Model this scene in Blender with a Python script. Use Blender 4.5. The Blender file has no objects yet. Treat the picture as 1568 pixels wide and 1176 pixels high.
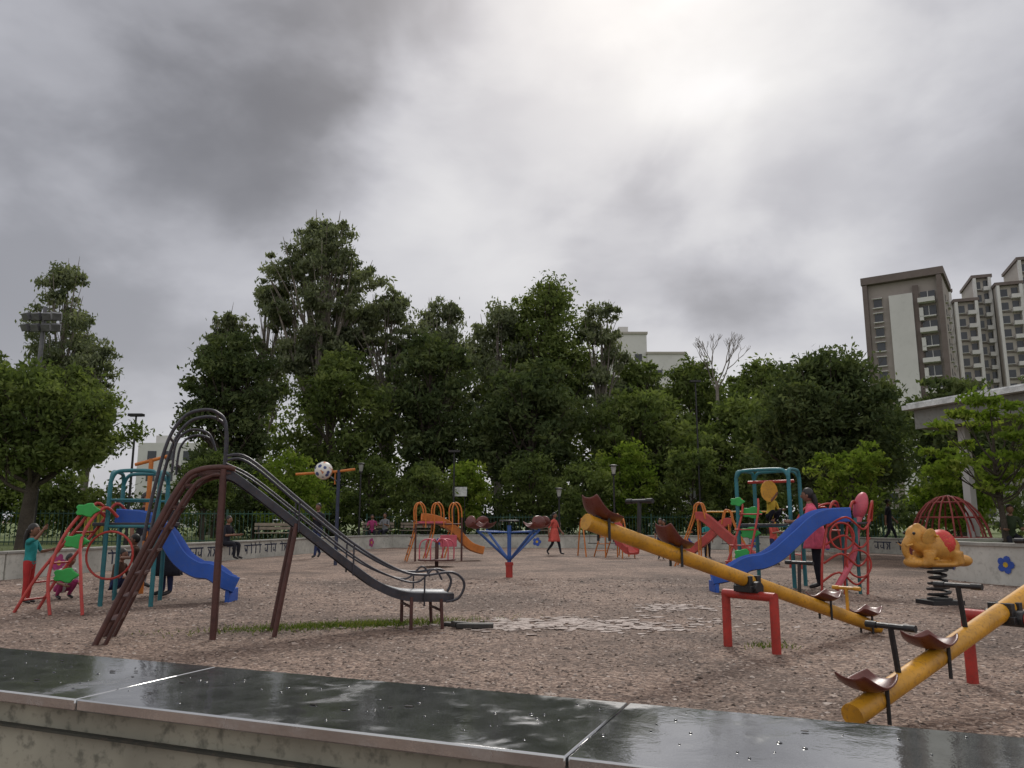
import bpy, math, random
import numpy as np
from mathutils import Vector, Matrix, Quaternion, Euler
R=math.radians
rnd=random.Random(7)
scene=bpy.context.scene
COL=scene.collection
scene.view_settings.view_transform='Standard'
scene.view_settings.look='None'
scene.view_settings.exposure=0

# ------------------------------------------------------------------ materials
def nn(nt,t,**k):
    n=nt.nodes.new(t)
    for a,b in k.items(): setattr(n,a,b)
    return n
def newmat(name):
    m=bpy.data.materials.new(name); m.use_nodes=True
    nt=m.node_tree; b=nt.nodes['Principled BSDF']
    return m,nt,b
def ramp(nt,fac,stops):
    r=nn(nt,'ShaderNodeValToRGB')
    e=r.color_ramp.elements
    e[0].position=stops[0][0]; e[0].color=(*stops[0][1],1)
    e[1].position=stops[-1][0]; e[1].color=(*stops[-1][1],1)
    for p,c in stops[1:-1]:
        x=e.new(p); x.color=(*c,1)
    nt.links.new(fac,r.inputs[0]); return r.outputs[0]
def noise(nt,vec,scale,detail=4,rough=.55,dist=0):
    n=nn(nt,'ShaderNodeTexNoise'); n.inputs['Scale'].default_value=scale
    n.inputs['Detail'].default_value=detail; n.inputs['Roughness'].default_value=rough
    n.inputs['Distortion'].default_value=dist
    if vec is not None: nt.links.new(vec,n.inputs['Vector'])
    return n
def mixc(nt,f,a,b,mode='MIX'):
    m=nn(nt,'ShaderNodeMix',data_type='RGBA',blend_type=mode)
    for i,v in ((0,f),(6,a),(7,b)):
        if isinstance(v,(int,float)): m.inputs[i].default_value=v
        elif isinstance(v,tuple): m.inputs[i].default_value=(*v,1)
        else: nt.links.new(v,m.inputs[i])
    return m.outputs[2]
def math_(nt,op,a,b=None,clamp=False):
    m=nn(nt,'ShaderNodeMath',operation=op); m.use_clamp=clamp
    for i,v in ((0,a),(1,b)):
        if v is None: continue
        if isinstance(v,(int,float)): m.inputs[i].default_value=v
        else: nt.links.new(v,m.inputs[i])
    return m.outputs[0]
def bump(nt,b,h,strength=.4,dist=.01):
    n=nn(nt,'ShaderNodeBump'); n.inputs['Strength'].default_value=strength
    n.inputs['Distance'].default_value=dist
    nt.links.new(h,n.inputs['Height']); nt.links.new(n.outputs[0],b.inputs['Normal'])
_mc={}
def pm(name,col,rough=.5,metal=0,var=.35,scale=4,dirt=(.12,.09,.07),dirtamt=.35,bs=.25,bd=.003,spec=.5):
    """painted / worn surface"""
    if name in _mc: return _mc[name]
    m,nt,b=newmat(name)
    tc=nn(nt,'ShaderNodeTexCoord').outputs['Object']
    n1=noise(nt,tc,scale,3,.6).outputs[0]
    n2=noise(nt,tc,scale*9,3,.65).outputs[0]
    lo=tuple(c*(1-var) for c in col); hi=tuple(min(1,c*(1+var*.6)) for c in col)
    c=ramp(nt,n1,[(.3,lo),(.7,hi)])
    f=ramp(nt,n2,[(.52,(0,0,0)),(.68,(1,1,1))])
    f2=math_(nt,'MULTIPLY',f,dirtamt)
    c=mixc(nt,f2,c,dirt)
    nt.links.new(c,b.inputs['Base Color'])
    r=math_(nt,'MULTIPLY_ADD',n2,.35); nt.nodes[-1].inputs[2].default_value=rough-.15
    nt.links.new(r,b.inputs['Roughness'])
    b.inputs['Metallic'].default_value=metal
    b.inputs['Specular IOR Level'].default_value=spec
    bump(nt,b,n2,bs,bd)
    _mc[name]=m; return m
def leafmat(name,c1,c2,c3,trans=.25,scale=.35):
    m,nt,b=newmat(name)
    tc=nn(nt,'ShaderNodeTexCoord').outputs['Object']
    at=nn(nt,'ShaderNodeAttribute',attribute_name='tone')
    n1=noise(nt,tc,scale,2,.6).outputs[0]
    s=math_(nt,'ADD',math_(nt,'MULTIPLY',n1,.65),math_(nt,'MULTIPLY',at.outputs['Fac'],.6))
    c=ramp(nt,s,[(.28,c1),(.58,c2),(.88,c3)])
    b=nn(nt,'ShaderNodeBsdfDiffuse'); nt.links.new(c,b.inputs[0])
    t=nn(nt,'ShaderNodeBsdfTranslucent'); nt.links.new(mixc(nt,1.0,c,(1.5,1.6,.8),'MULTIPLY'),t.inputs[0])
    mx=nn(nt,'ShaderNodeMixShader'); mx.inputs[0].default_value=trans
    nt.links.new(b.outputs[0],mx.inputs[1]); nt.links.new(t.outputs[0],mx.inputs[2])
    nt.links.new(mx.outputs[0],nt.nodes['Material Output'].inputs[0])
    return m

# ------------------------------------------------------------------ mesh builder
class MB:
    def __init__(s): s.v=[]; s.f=[]; s.m=[]
    def add(s,vs,fs,mi=0):
        o=len(s.v); s.v+= [tuple(v) for v in vs]
        s.f+=[tuple(i+o for i in f) for f in fs]; s.m+=[mi]*len(fs); return s
    def box(s,c,size,rot=None,mi=0,taper=1):
        x,y,z=[q/2 for q in size]
        vs=[Vector((sx*x*(taper if sz>0 else 1),sy*y*(taper if sz>0 else 1),sz*z)) for sz in(-1,1) for sy in(-1,1) for sx in(-1,1)]
        if rot: 
            M=Euler(rot).to_matrix(); vs=[M@v for v in vs]
        vs=[v+Vector(c) for v in vs]
        return s.add(vs,[(0,2,3,1),(4,5,7,6),(0,1,5,4),(2,6,7,3),(0,4,6,2),(1,3,7,5)],mi)
    def tube(s,pts,r,seg=8,mi=0,smooth=0,closed=False):
        P=[Vector(p) for p in pts]
        rad=list(r) if isinstance(r,(list,tuple)) else [r]*len(P)
        if smooth: P,rad=catmull(P,rad,smooth,closed)
        n=len(P); rings=[]; up=None
        for i in range(n):
            if closed: t=P[(i+1)%n]-P[i-1]
            else: t=P[min(i+1,n-1)]-P[max(i-1,0)]
            if t.length<1e-9: t=Vector((0,0,1))
            t.normalize()
            if up is None:
                up=Vector((0,0,1)) if abs(t.z)<.9 else Vector((1,0,0))
            a=(up-t*up.dot(t))
            if a.length<1e-6: a=t.orthogonal()
            a.normalize(); up=a; b=t.cross(a)
            rings.append([P[i]+(a*math.cos(2*math.pi*k/seg)+b*math.sin(2*math.pi*k/seg))*rad[i] for k in range(seg)])
        vs=[v for rg in rings for v in rg]; fs=[]
        for i in range(n if closed else n-1):
            j=(i+1)%n
            for k in range(seg):
                l=(k+1)%seg; fs.append((i*seg+k,i*seg+l,j*seg+l,j*seg+k))
        if not closed: fs+= [tuple(range(seg))[::-1],tuple((n-1)*seg+k for k in range(seg))]
        return s.add(vs,fs,mi)
    def ell(s,c,r,rot=None,seg=16,rings=10,mi=0,fn=None):
        vs=[];fs=[]
        M=Euler(rot).to_matrix() if rot else Matrix.Identity(3)
        if not hasattr(r,'__len__'): r=(r,r,r)
        for i in range(rings+1):
            ph=math.pi*i/rings
            for k in range(seg):
                t=2*math.pi*k/seg
                v=Vector((math.sin(ph)*math.cos(t),math.sin(ph)*math.sin(t),math.cos(ph)))
                v=Vector((v.x*r[0],v.y*r[1],v.z*r[2]))
                if fn: v=fn(v)
                vs.append(M@v+Vector(c))
        for i in range(rings):
            for k in range(seg):
                l=(k+1)%seg
                fs.append((i*seg+k,(i+1)*seg+k,(i+1)*seg+l,i*seg+l))
        return s.add(vs,fs,mi)
    def grid(s,fn,nu,nv,mi=0):
        vs=[fn(i/nu,j/nv) for i in range(nu+1) for j in range(nv+1)]
        fs=[(i*(nv+1)+j,(i+1)*(nv+1)+j,(i+1)*(nv+1)+j+1,i*(nv+1)+j+1) for i in range(nu) for j in range(nv)]
        return s.add(vs,fs,mi)
    def poly(s,pts,th,mi=0):
        """flat polygon in list of 3d pts, extruded by vector th"""
        n=len(pts); th=Vector(th)
        a=[Vector(p) for p in pts]; b=[p+th for p in a]
        return s.add(a+b,[tuple(range(n))[::-1],tuple(range(n,2*n))]+[(i,(i+1)%n,n+(i+1)%n,n+i) for i in range(n)],mi)
    def obj(s,name,mats,parent=None,smooth=True,bevel=0,solid=0,sub=0,loc=None):
        me=bpy.data.meshes.new(name); me.from_pydata(s.v,[],s.f); 
        if not isinstance(mats,(list,tuple)): mats=[mats]
        for m in mats: me.materials.append(m)
        me.polygons.foreach_set('material_index',s.m)
        me.validate(); me.update()
        o=bpy.data.objects.new(name,me); COL.objects.link(o)
        if smooth:
            me.polygons.foreach_set('use_smooth',[True]*len(me.polygons))
            try: me.set_sharp_from_angle(angle=R(40))
            except Exception: pass
        if solid:
            md=o.modifiers.new('sol','SOLIDIFY'); md.thickness=solid; md.offset=0
        if bevel:
            md=o.modifiers.new('bev','BEVEL'); md.width=bevel; md.segments=2; md.limit_method='ANGLE'
        if sub:
            md=o.modifiers.new('sub','SUBSURF'); md.levels=sub; md.render_levels=sub
        if parent: o.parent=parent
        if loc: o.location=loc
        return o
def catmull(P,rad,k,closed=False):
    n=len(P); out=[];ro=[]
    for i in range(n if closed else n-1):
        g=(lambda j:P[j%n]) if closed else (lambda j:P[max(0,min(n-1,j))])
        p0,p1,p2,p3=g(i-1),g(i),g(i+1),g(i+2); r1=rad[i];r2=rad[(i+1)%n]
        for j in range(k):
            t=j/k
            out.append(.5*((2*p1)+(p2-p0)*t+(2*p0-5*p1+4*p2-p3)*t*t+(3*p1-p0-3*p2+p3)*t**3)); ro.append(r1+(r2-r1)*t)
    if not closed: out.append(P[-1]);ro.append(rad[-1])
    return out,ro
def root(name,loc=(0,0,0),rz=0):
    e=bpy.data.objects.new(name,None); COL.objects.link(e); e.location=loc; e.rotation_euler=(0,0,rz)
    e.empty_display_size=.2; return e

# ------------------------------------------------------------------ camera
cam=bpy.data.cameras.new('camera'); co=bpy.data.objects.new('camera',cam); COL.objects.link(co)
co.location=(0,0,1.2); co.rotation_euler=(R(99.9),0,0)
cam.sensor_fit='HORIZONTAL'; cam.sensor_width=36; cam.lens=36*1200/1568; cam.clip_end=3000; cam.clip_start=.05
scene.camera=co

# ------------------------------------------------------------------ world + sun
AZ,EL=8,42
w=bpy.data.worlds.new('World'); scene.world=w; w.use_nodes=True
nt=w.node_tree; nt.nodes.clear()
out=nn(nt,'ShaderNodeOutputWorld'); bg=nn(nt,'ShaderNodeBackground'); nt.links.new(bg.outputs[0],out.inputs[0])
bg.inputs['Strength'].default_value=.1
sky=nn(nt,'ShaderNodeTexSky',sky_type='NISHITA'); sky.sun_disc=False; sky.sun_elevation=R(EL); sky.sun_rotation=R(AZ); sky.dust_density=3
tc=nn(nt,'ShaderNodeTexCoord').outputs['Generated']
def vm(op,a,b=None):
    m=nn(nt,'ShaderNodeVectorMath',operation=op)
    for i,v in ((0,a),(1,b)):
        if v is None: continue
        if isinstance(v,tuple): m.inputs[i].default_value=v
        else: nt.links.new(v,m.inputs[i])
    return m
mp=nn(nt,'ShaderNodeMapping'); mp.inputs['Scale'].default_value=(1,1,1.7); nt.links.new(tc,mp.inputs[0])
nz=noise(nt,mp.outputs[0],3.4,5,.5,.3)
off=vm('SCALE',vm('SUBTRACT',nz.outputs['Color'],(.5,.5,.5)).outputs[0]); off.inputs['Scale'].default_value=.30
dn=vm('NORMALIZE',vm('ADD',tc,off.outputs[0]).outputs[0]).outputs[0]
acc=None
blobs=[((.10,.80,.59),12,.14),((.05,.72,.69),22,.08),((-.066,.882,.466),7,.10),((.269,.802,.534),11,.10),((.373,.797,.475),12,.20),((.170,.878,.447),8,.18),
((-.443,.770,.459),20,-.12),((-.247,.807,.537),15,-.17),((-.18,.852,.491),8,-.07),((.235,.901,.365),8,-.28),((.053,.9,.433),7,-.16),((.494,.769,.406),9,-.17),((.353,.827,.436),5,-.10),((.1,.97,.2),24,.12),((-.1,.93,.33),10,.08),((0,-.6,.8),75,.45)]  # last entry: unseen bright sky behind the camera, added to light front faces
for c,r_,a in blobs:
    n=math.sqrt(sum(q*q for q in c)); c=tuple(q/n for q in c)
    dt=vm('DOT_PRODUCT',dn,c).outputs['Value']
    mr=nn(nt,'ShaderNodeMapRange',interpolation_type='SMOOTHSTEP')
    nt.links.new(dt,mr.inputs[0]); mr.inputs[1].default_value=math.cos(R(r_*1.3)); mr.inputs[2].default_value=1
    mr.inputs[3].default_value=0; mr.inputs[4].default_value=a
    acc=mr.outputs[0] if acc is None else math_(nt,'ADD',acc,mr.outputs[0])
nd=noise(nt,mp.outputs[0],4.2,5,.52,.15).outputs[0]
ndr=nn(nt,'ShaderNodeMapRange',interpolation_type='SMOOTHSTEP'); nt.links.new(nd,ndr.inputs[0]); ndr.inputs[1].default_value=.34; ndr.inputs[2].default_value=.66
det=math_(nt,'MULTIPLY',math_(nt,'SUBTRACT',ndr.outputs[0],.5),.17)
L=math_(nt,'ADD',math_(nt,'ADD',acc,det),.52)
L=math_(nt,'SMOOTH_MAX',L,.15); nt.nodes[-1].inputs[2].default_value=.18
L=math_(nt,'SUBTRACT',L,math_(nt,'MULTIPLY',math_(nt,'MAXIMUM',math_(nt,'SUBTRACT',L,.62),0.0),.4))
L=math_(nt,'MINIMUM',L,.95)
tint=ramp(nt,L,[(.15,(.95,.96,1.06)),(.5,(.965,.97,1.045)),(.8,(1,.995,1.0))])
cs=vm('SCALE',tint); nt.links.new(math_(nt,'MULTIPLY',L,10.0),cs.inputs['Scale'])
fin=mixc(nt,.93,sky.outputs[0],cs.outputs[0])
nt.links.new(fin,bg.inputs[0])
try: w.cycles.sampling_method='MANUAL'; w.cycles.sample_map_resolution=512
except Exception: pass
sd=bpy.data.lights.new('sun','SUN'); sd.energy=1.5; sd.angle=R(12); sd.color=(1,.95,.88)
so=bpy.data.objects.new('sun',sd); COL.objects.link(so)
dv=Vector((math.sin(R(AZ))*math.cos(R(EL)),math.cos(R(AZ))*math.cos(R(EL)),math.sin(R(EL))))
so.rotation_euler=dv.to_track_quat('Z','Y').to_euler(); so.location=(5,30,40)

# ------------------------------------------------------------------ ground
def ground_mat():
    m,nt,b=newmat('gravel_ground')
    tc=nn(nt,'ShaderNodeTexCoord').outputs['Object']
    big=noise(nt,tc,.45,3,.6,.4).outputs[0]; mid=noise(nt,tc,3.5,4,.65).outputs[0]; fine=noise(nt,tc,28,3,.7).outputs[0]
    vo=nn(nt,'ShaderNodeTexVoronoi'); vo.inputs['Scale'].default_value=38; nt.links.new(tc,vo.inputs['Vector'])
    st=nn(nt,'ShaderNodeSeparateColor'); nt.links.new(vo.outputs['Color'],st.inputs[0])
    c1=ramp(nt,st.outputs[0],[(0,(.125,.083,.063)),(.4,(.255,.183,.145)),(.75,(.36,.27,.22)),(1,(.51,.41,.345))])
    c2=ramp(nt,mid,[(.3,(.62,.58,.56)),(.7,(1.12,1.08,1.05))])
    c=mixc(nt,1.0,c1,c2,'MULTIPLY')
    c3=ramp(nt,big,[(.36,(.56,.53,.51)),(.58,(1.12,1.1,1.08))])
    c=mixc(nt,1.0,c,c3,'MULTIPLY')
    d=ramp(nt,fine,[(.35,(.5,.45,.42)),(.65,(1.15,1.15,1.15))])
    c=mixc(nt,.8,c,d,'MULTIPLY')
    nt.links.new(c,b.inputs['Base Color']); b.inputs['Roughness'].default_value=.8
    h=math_(nt,'ADD',math_(nt,'MULTIPLY',vo.outputs['Distance'],-1.0),math_(nt,'ADD',math_(nt,'MULTIPLY',fine,1.2),math_(nt,'MULTIPLY',mid,2.5)))
    bump(nt,b,h,.8,.02)
    return m
GM=ground_mat()
mb=MB(); mb.add([(-900,-300,0),(900,-300,0),(900,1800,0),(-900,1800,0)],[(0,1,2,3)]); mb.obj('ground',GM,smooth=False)
WP=[(-16,10),(-10.55,16.6),(-9.44,22.2),(-7.98,28.5),(-6.9,33),(-5.5,36.3),(-1,36.6),(3.3,35.6),(9,34),(13.5,30.5),(15,27)]
m,nt,b=newmat('lawn_grass')
tc=nn(nt,'ShaderNodeTexCoord').outputs['Object']
a=noise(nt,tc,.8,3,.6).outputs[0]; f=noise(nt,tc,14,4,.7).outputs[0]
c=mixc(nt,1.0,ramp(nt,a,[(.3,(.08,.11,.035)),(.6,(.15,.20,.05)),(.8,(.22,.22,.08))]),ramp(nt,f,[(.3,(.5,.5,.5)),(.7,(1.3,1.3,1.2))]),'MULTIPLY')
nt.links.new(c,b.inputs['Base Color']); b.inputs['Roughness'].default_value=.8; bump(nt,b,f,1,.05)
LAWN=m
mb=MB(); n=len(WP); 
outer=[(-400,10),(-400,60),(-200,300),(-120,400),(-40,600),(-10,600),(10,600),(60,600),(120,400),(250,200),(400,60)]
vs=[(x,y,.3) for x,y in WP]+[(x,y,.3) for x,y in outer]
mb.add(vs,[(i,i+1,n+i+1,n+i) for i in range(n-1)]); 
mb.add([(15,27,.3),(400,60,.3),(400,-50,.3),(17,10,.3),(16,20,.3)],[(0,4,3,2,1)])
mb.obj('lawn',LAWN,smooth=False)

def blades(name,pts,h,wd,mat,parent=None,lean=.4,seed=1):
    g=np.random.default_rng(seed); N=len(pts); pts=np.asarray(pts)
    a=g.uniform(0,2*np.pi,N); hh=h*g.uniform(.5,1.3,N)
    dx=np.stack([np.cos(a),np.sin(a),np.zeros(N)],1)*wd
    ln=g.normal(0,lean,(N,2))*hh[:,None]
    top=pts+np.column_stack([ln,hh])
    V=np.stack([pts-dx,pts+dx,top],1).reshape(-1,3)
    return arrmesh(name,V,3,mat,g.uniform(0,1,N),parent)
def arrmesh(name,V,k,mat,tone=None,parent=None):
    N=len(V)//k
    me=bpy.data.meshes.new(name); me.vertices.add(N*k); me.vertices.foreach_set('co',V.astype(np.float32).ravel())
    me.loops.add(N*k); me.loops.foreach_set('vertex_index',np.arange(N*k,dtype=np.int32))
    me.polygons.add(N); me.polygons.foreach_set('loop_start',np.arange(0,N*k,k,dtype=np.int32))
    me.materials.append(mat)
    if tone is not None:
        at=me.attributes.new('tone','FLOAT','POINT'); at.data.foreach_set('value',np.repeat(tone,k).astype(np.float32))
    me.update(calc_edges=True); me.validate()
    o=bpy.data.objects.new(name,me); COL.objects.link(o)
    if parent: o.parent=parent
    return o
GRASS=leafmat('grass_blade',(.045,.075,.02),(.10,.15,.035),(.20,.21,.06),.3,2)
g=np.random.default_rng(3)
pts=[]
for i in range(1,len(WP)-1):
    p,q=np.array(WP[i]),np.array(WP[i+1]); dd=q-p; nr=np.array([-dd[1],dd[0]])/np.linalg.norm(dd)
    t=g.uniform(0,1,1500)[:,None]; s=g.uniform(.25,5,1500)[:,None]
    xy=p+t*dd+nr*s*1
    pts.append(np.column_stack([xy,np.full(1500,.3)]))
blades('lawn_grass_tufts',np.concatenate(pts),.12,.012,GRASS)
xy=np.array([-1.9,9.45])+g.normal(0,1,(2600,2))*np.array([.75,.16])@np.array([[.945,.327],[-.327,.945]])
xy2=np.array([2.5,7.9])+g.normal(0,.12,(120,2))
xy=np.concatenate([xy,xy2])
blades('weed_patch',np.column_stack([xy,np.zeros(len(xy))]),.045,.006,GRASS,seed=5,lean=.7)

def pebbles():
    g=np.random.default_rng(11); N=42000
    d=2.0+ g.uniform(0,1,N)**1.6*15
    ang=g.uniform(-.66,.66,N); X=np.tan(ang)*d; Y=d
    s=g.uniform(.004,.012,N)*(1+.09*d)*np.where(g.uniform(0,1,N)>.97,1.9,1)
    base=np.array([[1,0,0],[0,1,0],[-1,0,0],[0,-1,0],[0,0,.8],[0,0,-.3]])
    F=np.array([[0,1,4],[1,2,4],[2,3,4],[3,0,4]])
    sc=np.stack([s*g.uniform(.6,1.6,N),s*g.uniform(.6,1.3,N),s*g.uniform(.25,.8,N)],1)
    a=g.uniform(0,6.28,N); ca,sa=np.cos(a),np.sin(a)
    P=base[None]*sc[:,None]+g.normal(0,.15,(N,6,3))*s[:,None,None]
    x=P[...,0]*ca[:,None]-P[...,1]*sa[:,None]+X[:,None]; y=P[...,0]*sa[:,None]+P[...,1]*ca[:,None]+Y[:,None]
    P=np.stack([x,y,np.maximum(P[...,2],-.002)+.001],-1)
    V=P[:,F].reshape(-1,3)
    m,nt,b=newmat('gravel_stone'); at=nn(nt,'ShaderNodeAttribute',attribute_name='tone')
    c=ramp(nt,at.outputs['Fac'],[(0,(.045,.03,.023)),(.3,(.15,.105,.083)),(.65,(.27,.20,.165)),(.92,(.39,.305,.255)),(1,(.52,.44,.39))])
    nt.links.new(c,b.inputs['Base Color']); b.inputs['Roughness'].default_value=.75
    arrmesh('gravel_stones',V,3,m,np.repeat(g.uniform(0,1,N),4))
pebbles()

mb=MB(); 
for i in range(520):
    t=rnd.gauss(0,1); x=.75+t*.95; y=9.5+rnd.gauss(0,.30)+.12*math.sin(x*3)
    if rnd.random()<.15: x=2.4+rnd.gauss(0,.35); y=11.4+rnd.gauss(0,.25)
    r_=rnd.uniform(.015,.085)*(1 if abs(t)<1.2 else .6); k=rnd.randint(5,7); a0=rnd.uniform(0,6)
    z=.001+rnd.uniform(0,.006)
    ps=[(x+r_*1.4*rnd.uniform(.55,1.15)*math.cos(a0+6.283*j/k),y+r_*rnd.uniform(.55,1.15)*math.sin(a0+6.283*j/k),z+rnd.uniform(-.004,.004)) for j in range(k)]
    mb.poly(ps,(rnd.uniform(-.01,.01),0,.006),0)
mb.obj('broken_paving',pm('pale_paving',(.36,.285,.25),.6,0,.35,5,(.2,.14,.115),.8),smooth=False)
mb=MB(); mb.box((0,0,.03),(.42,.13,.06)); mb.box((-.17,.06,.035),(.2,.1,.07),(0,.1,.5)); mb.box((-.25,.2,.02),(.3,.12,.04),(0,0,-.6))
mb.obj('stone_block',pm('dark_stone',(.035,.032,.03),.5),bevel=.012,loc=(-.42,9.2,0))

# ------------------------------------------------------------------ ledge wall (foreground)
lr=root('granite_ledge_wall',(-1.84,2.94,0),math.atan2(-.377,.926))
m,nt,b=newmat('wet_granite')
tc=nn(nt,'ShaderNodeTexCoord').outputs['Object']
a=noise(nt,tc,260,2,.6).outputs[0]; l=noise(nt,tc,2.2,4,.6,.6).outputs[0]; q=noise(nt,tc,11,4,.6,.4).outputs[0]
c=ramp(nt,a,[(.35,(.05,.052,.055)),(.6,(.10,.103,.107)),(.8,(.19,.19,.19))])
nt.links.new(mixc(nt,.7,c,ramp(nt,q,[(.3,(.5,.5,.5)),(.7,(1.5,1.5,1.45))]),'MULTIPLY'),b.inputs['Base Color'])
wet=ramp(nt,math_(nt,'ADD',math_(nt,'MULTIPLY',l,.75),math_(nt,'MULTIPLY',q,.25)),[(.42,(.03,)*3),(.53,(.07,)*3),(.60,(.28,)*3)])
nt.links.new(wet,b.inputs['Roughness']); b.inputs['Specular IOR Level'].default_value=1.0; b.inputs['IOR'].default_value=2.9
bump(nt,b,math_(nt,'ADD',math_(nt,'MULTIPLY',q,.8),math_(nt,'MULTIPLY',a,.05)),.10,.008)
GR=m
mb=MB(); x=-5.2
for i in range(9):
    L_=1.32 if i%2 else 1.18
    mb.box((x+L_/2,-.24,.735+rnd.uniform(-.001,.001)),(L_-.004,.50,.03),(rnd.uniform(-.003,.003),0,0)); x+=L_
mb.obj('granite_coping',GR,lr,bevel=.004)
mb=MB(); mb.box((.1,-.24,.36),(10.6,.40,.718)); 
mb.obj('plastered_wall',pm('old_cream_plaster',(.34,.325,.26),.85,0,.35,2.5,(.10,.10,.08),.7,.4,.006),lr)
mb=MB(); mb.box((.1,-.455,.655),(10.6,.02,.006)); mb.obj('plaster_groove',pm('dark_groove',(.05,.05,.04),.9),lr)
mb=MB()
for i in range(170):  # rain drops standing on the stone
    x=rnd.uniform(-.8,4); y=-rnd.uniform(.02,.46)
    s=rnd.uniform(.0015,.0045)
    mb.ell((x,y,.7505),(s*rnd.uniform(.8,1.6),s,s*.35),seg=8,rings=4)
m,nt,b=newmat('water_drops'); b.inputs['Base Color'].default_value=(.05,.055,.06,1); b.inputs['Roughness'].default_value=.03; b.inputs['Specular IOR Level'].default_value=1
mb.obj('rain_drops',m,lr)
mb=MB()
for i in range(16):
    x=rnd.uniform(-.8,4); y=-rnd.uniform(.02,.46); s=rnd.uniform(.004,.012); k=6; a0=rnd.uniform(0,6)
    mb.poly([(x+s*rnd.uniform(.7,1.8)*math.cos(a0+1.047*j),y+s*.6*rnd.uniform(.7,1.2)*math.sin(a0+1.047*j),.7512) for j in range(k)],(0,0,.0015))
mb.obj('fallen_leaf_bits',pm('wet_leaf_bits',(.02,.016,.012),.3),lr)

# ------------------------------------------------------------------ boundary wall
WHT=pm('whitewash',(.50,.49,.44),.85,0,.3,1.2,(.24,.235,.2),.5,.4,.006)
COP=pm('coping_grey',(.33,.32,.29),.8,0,.3,2)
BLU=pm('flower_blue',(.03,.09,.42),.5,0,.2); YEL=pm('flower_yellow',(.65,.42,.03),.5); PNK=pm('flower_pink',(.4,.05,.2),.5)
INK=pm('lettering_navy',(.02,.03,.07),.6)
wr=root('boundary_wall')
mb=MB(); mc=MB(); fl=MB(); ink=MB()
def flower(M,cx,cz,s,mi):
    for k in range(5):
        a=k*1.2566; cc=(cx+math.cos(a)*s*.6,cz+math.sin(a)*s*.6)
        M_pts=[(cc[0]+s*.42*math.cos(t*.785),cc[1]+s*.42*math.sin(t*.785)) for t in range(8)]
        M(M_pts,mi,k*.0006)
    M([(cx+s*.3*math.cos(t*.785),cz+s*.3*math.sin(t*.785)) for t in range(8)],1,.006)
def wallseg(p,q,h,mb,mc,th=.24):
    p=Vector((*p,0));q=Vector((*q,0)); d=q-p; L_=d.length; a=math.atan2(d.y,d.x); c=(p+q)/2
    mb.box((c.x,c.y,h/2),(L_+.02,th,h),(0,0,a)); mc.box((c.x,c.y,h+.03),(L_+.05,th+.07,.055),(0,0,a))
    return a
for i in range(len(WP)-1):
    p,q=WP[i],WP[i+1]; a=wallseg(p,q,.52,mb,mc)
    P=Vector((*p,0));Q=Vector((*q,0)); d=(Q-P); L_=d.length; d.normalize(); nrm=Vector((d.y,-d.x,0))
    def put(pts,mi,off=0,P=P,d=d,nrm=nrm):
        fl.poly([P+d*u+nrm*(.124+off)+Vector((0,0,v)) for u,v in pts],nrm*.004,mi)
    nf=max(1,int(L_/2.6))
    if i not in(2,):
        for k in range(nf): flower(put,(k+.5)*L_/nf,.27,.2,0 if (k+i)%3!=1 else 2)
    if i in (1,2,9):   # hindi lettering
        u=.5
        def st(a_,b_,wd=.022,P=P,d=d,nrm=nrm):
            a_=Vector(a_);b_=Vector(b_);t=(b_-a_).normalized();o=Vector((-t.y,t.x))*wd
            ink.poly([P+d*v.x+nrm*.1245+Vector((0,0,v.y)) for v in (a_-o,b_-o,b_+o,a_+o)],nrm*.004)
        end=L_-.4 if i!=1 else L_-.3
        if i==1: u=3.0
        while u<end:
            wl=rnd.choice([2,3,3,4]); w0=u
            for _ in range(wl):
                x=u; s=.22
                st((x+s*.8,.16),(x+s*.8,.42))
                k=rnd.randint(0,4)
                if k==0: st((x+.05,.42),(x+.05,.28)); st((x+.05,.28),(x+s*.8,.28))
                elif k==1:
                    for j in range(5):
                        a1,a2=2.2+j*.75,2.2+(j+1)*.75; st((x+.09+.06*math.cos(a1),.27+.06*math.sin(a1)),(x+.09+.06*math.cos(a2),.27+.06*math.sin(a2)),.016)
                    st((x+.14,.3),(x+s*.8,.3))
                elif k==2: st((x+.04,.36),(x+.1,.24)); st((x+.1,.24),(x+s*.8,.32))
                elif k==3: st((x+s*.8,.42),(x+s*.5,.5),.016)
                else: st((x+.04,.16),(x+.12,.3)); st((x+.12,.3),(x+.05,.38))
                u+=s+.04
            st((w0,.42),(u,.42),.02); u+=.2
mb.obj('wall_body',WHT,wr,smooth=False); mc.obj('coping',COP,wr,smooth=False,bevel=.01)
fl.obj('painted_flowers',[BLU,YEL,PNK],wr,smooth=False); ink.obj('painted_lettering',INK,wr,smooth=False)

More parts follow.
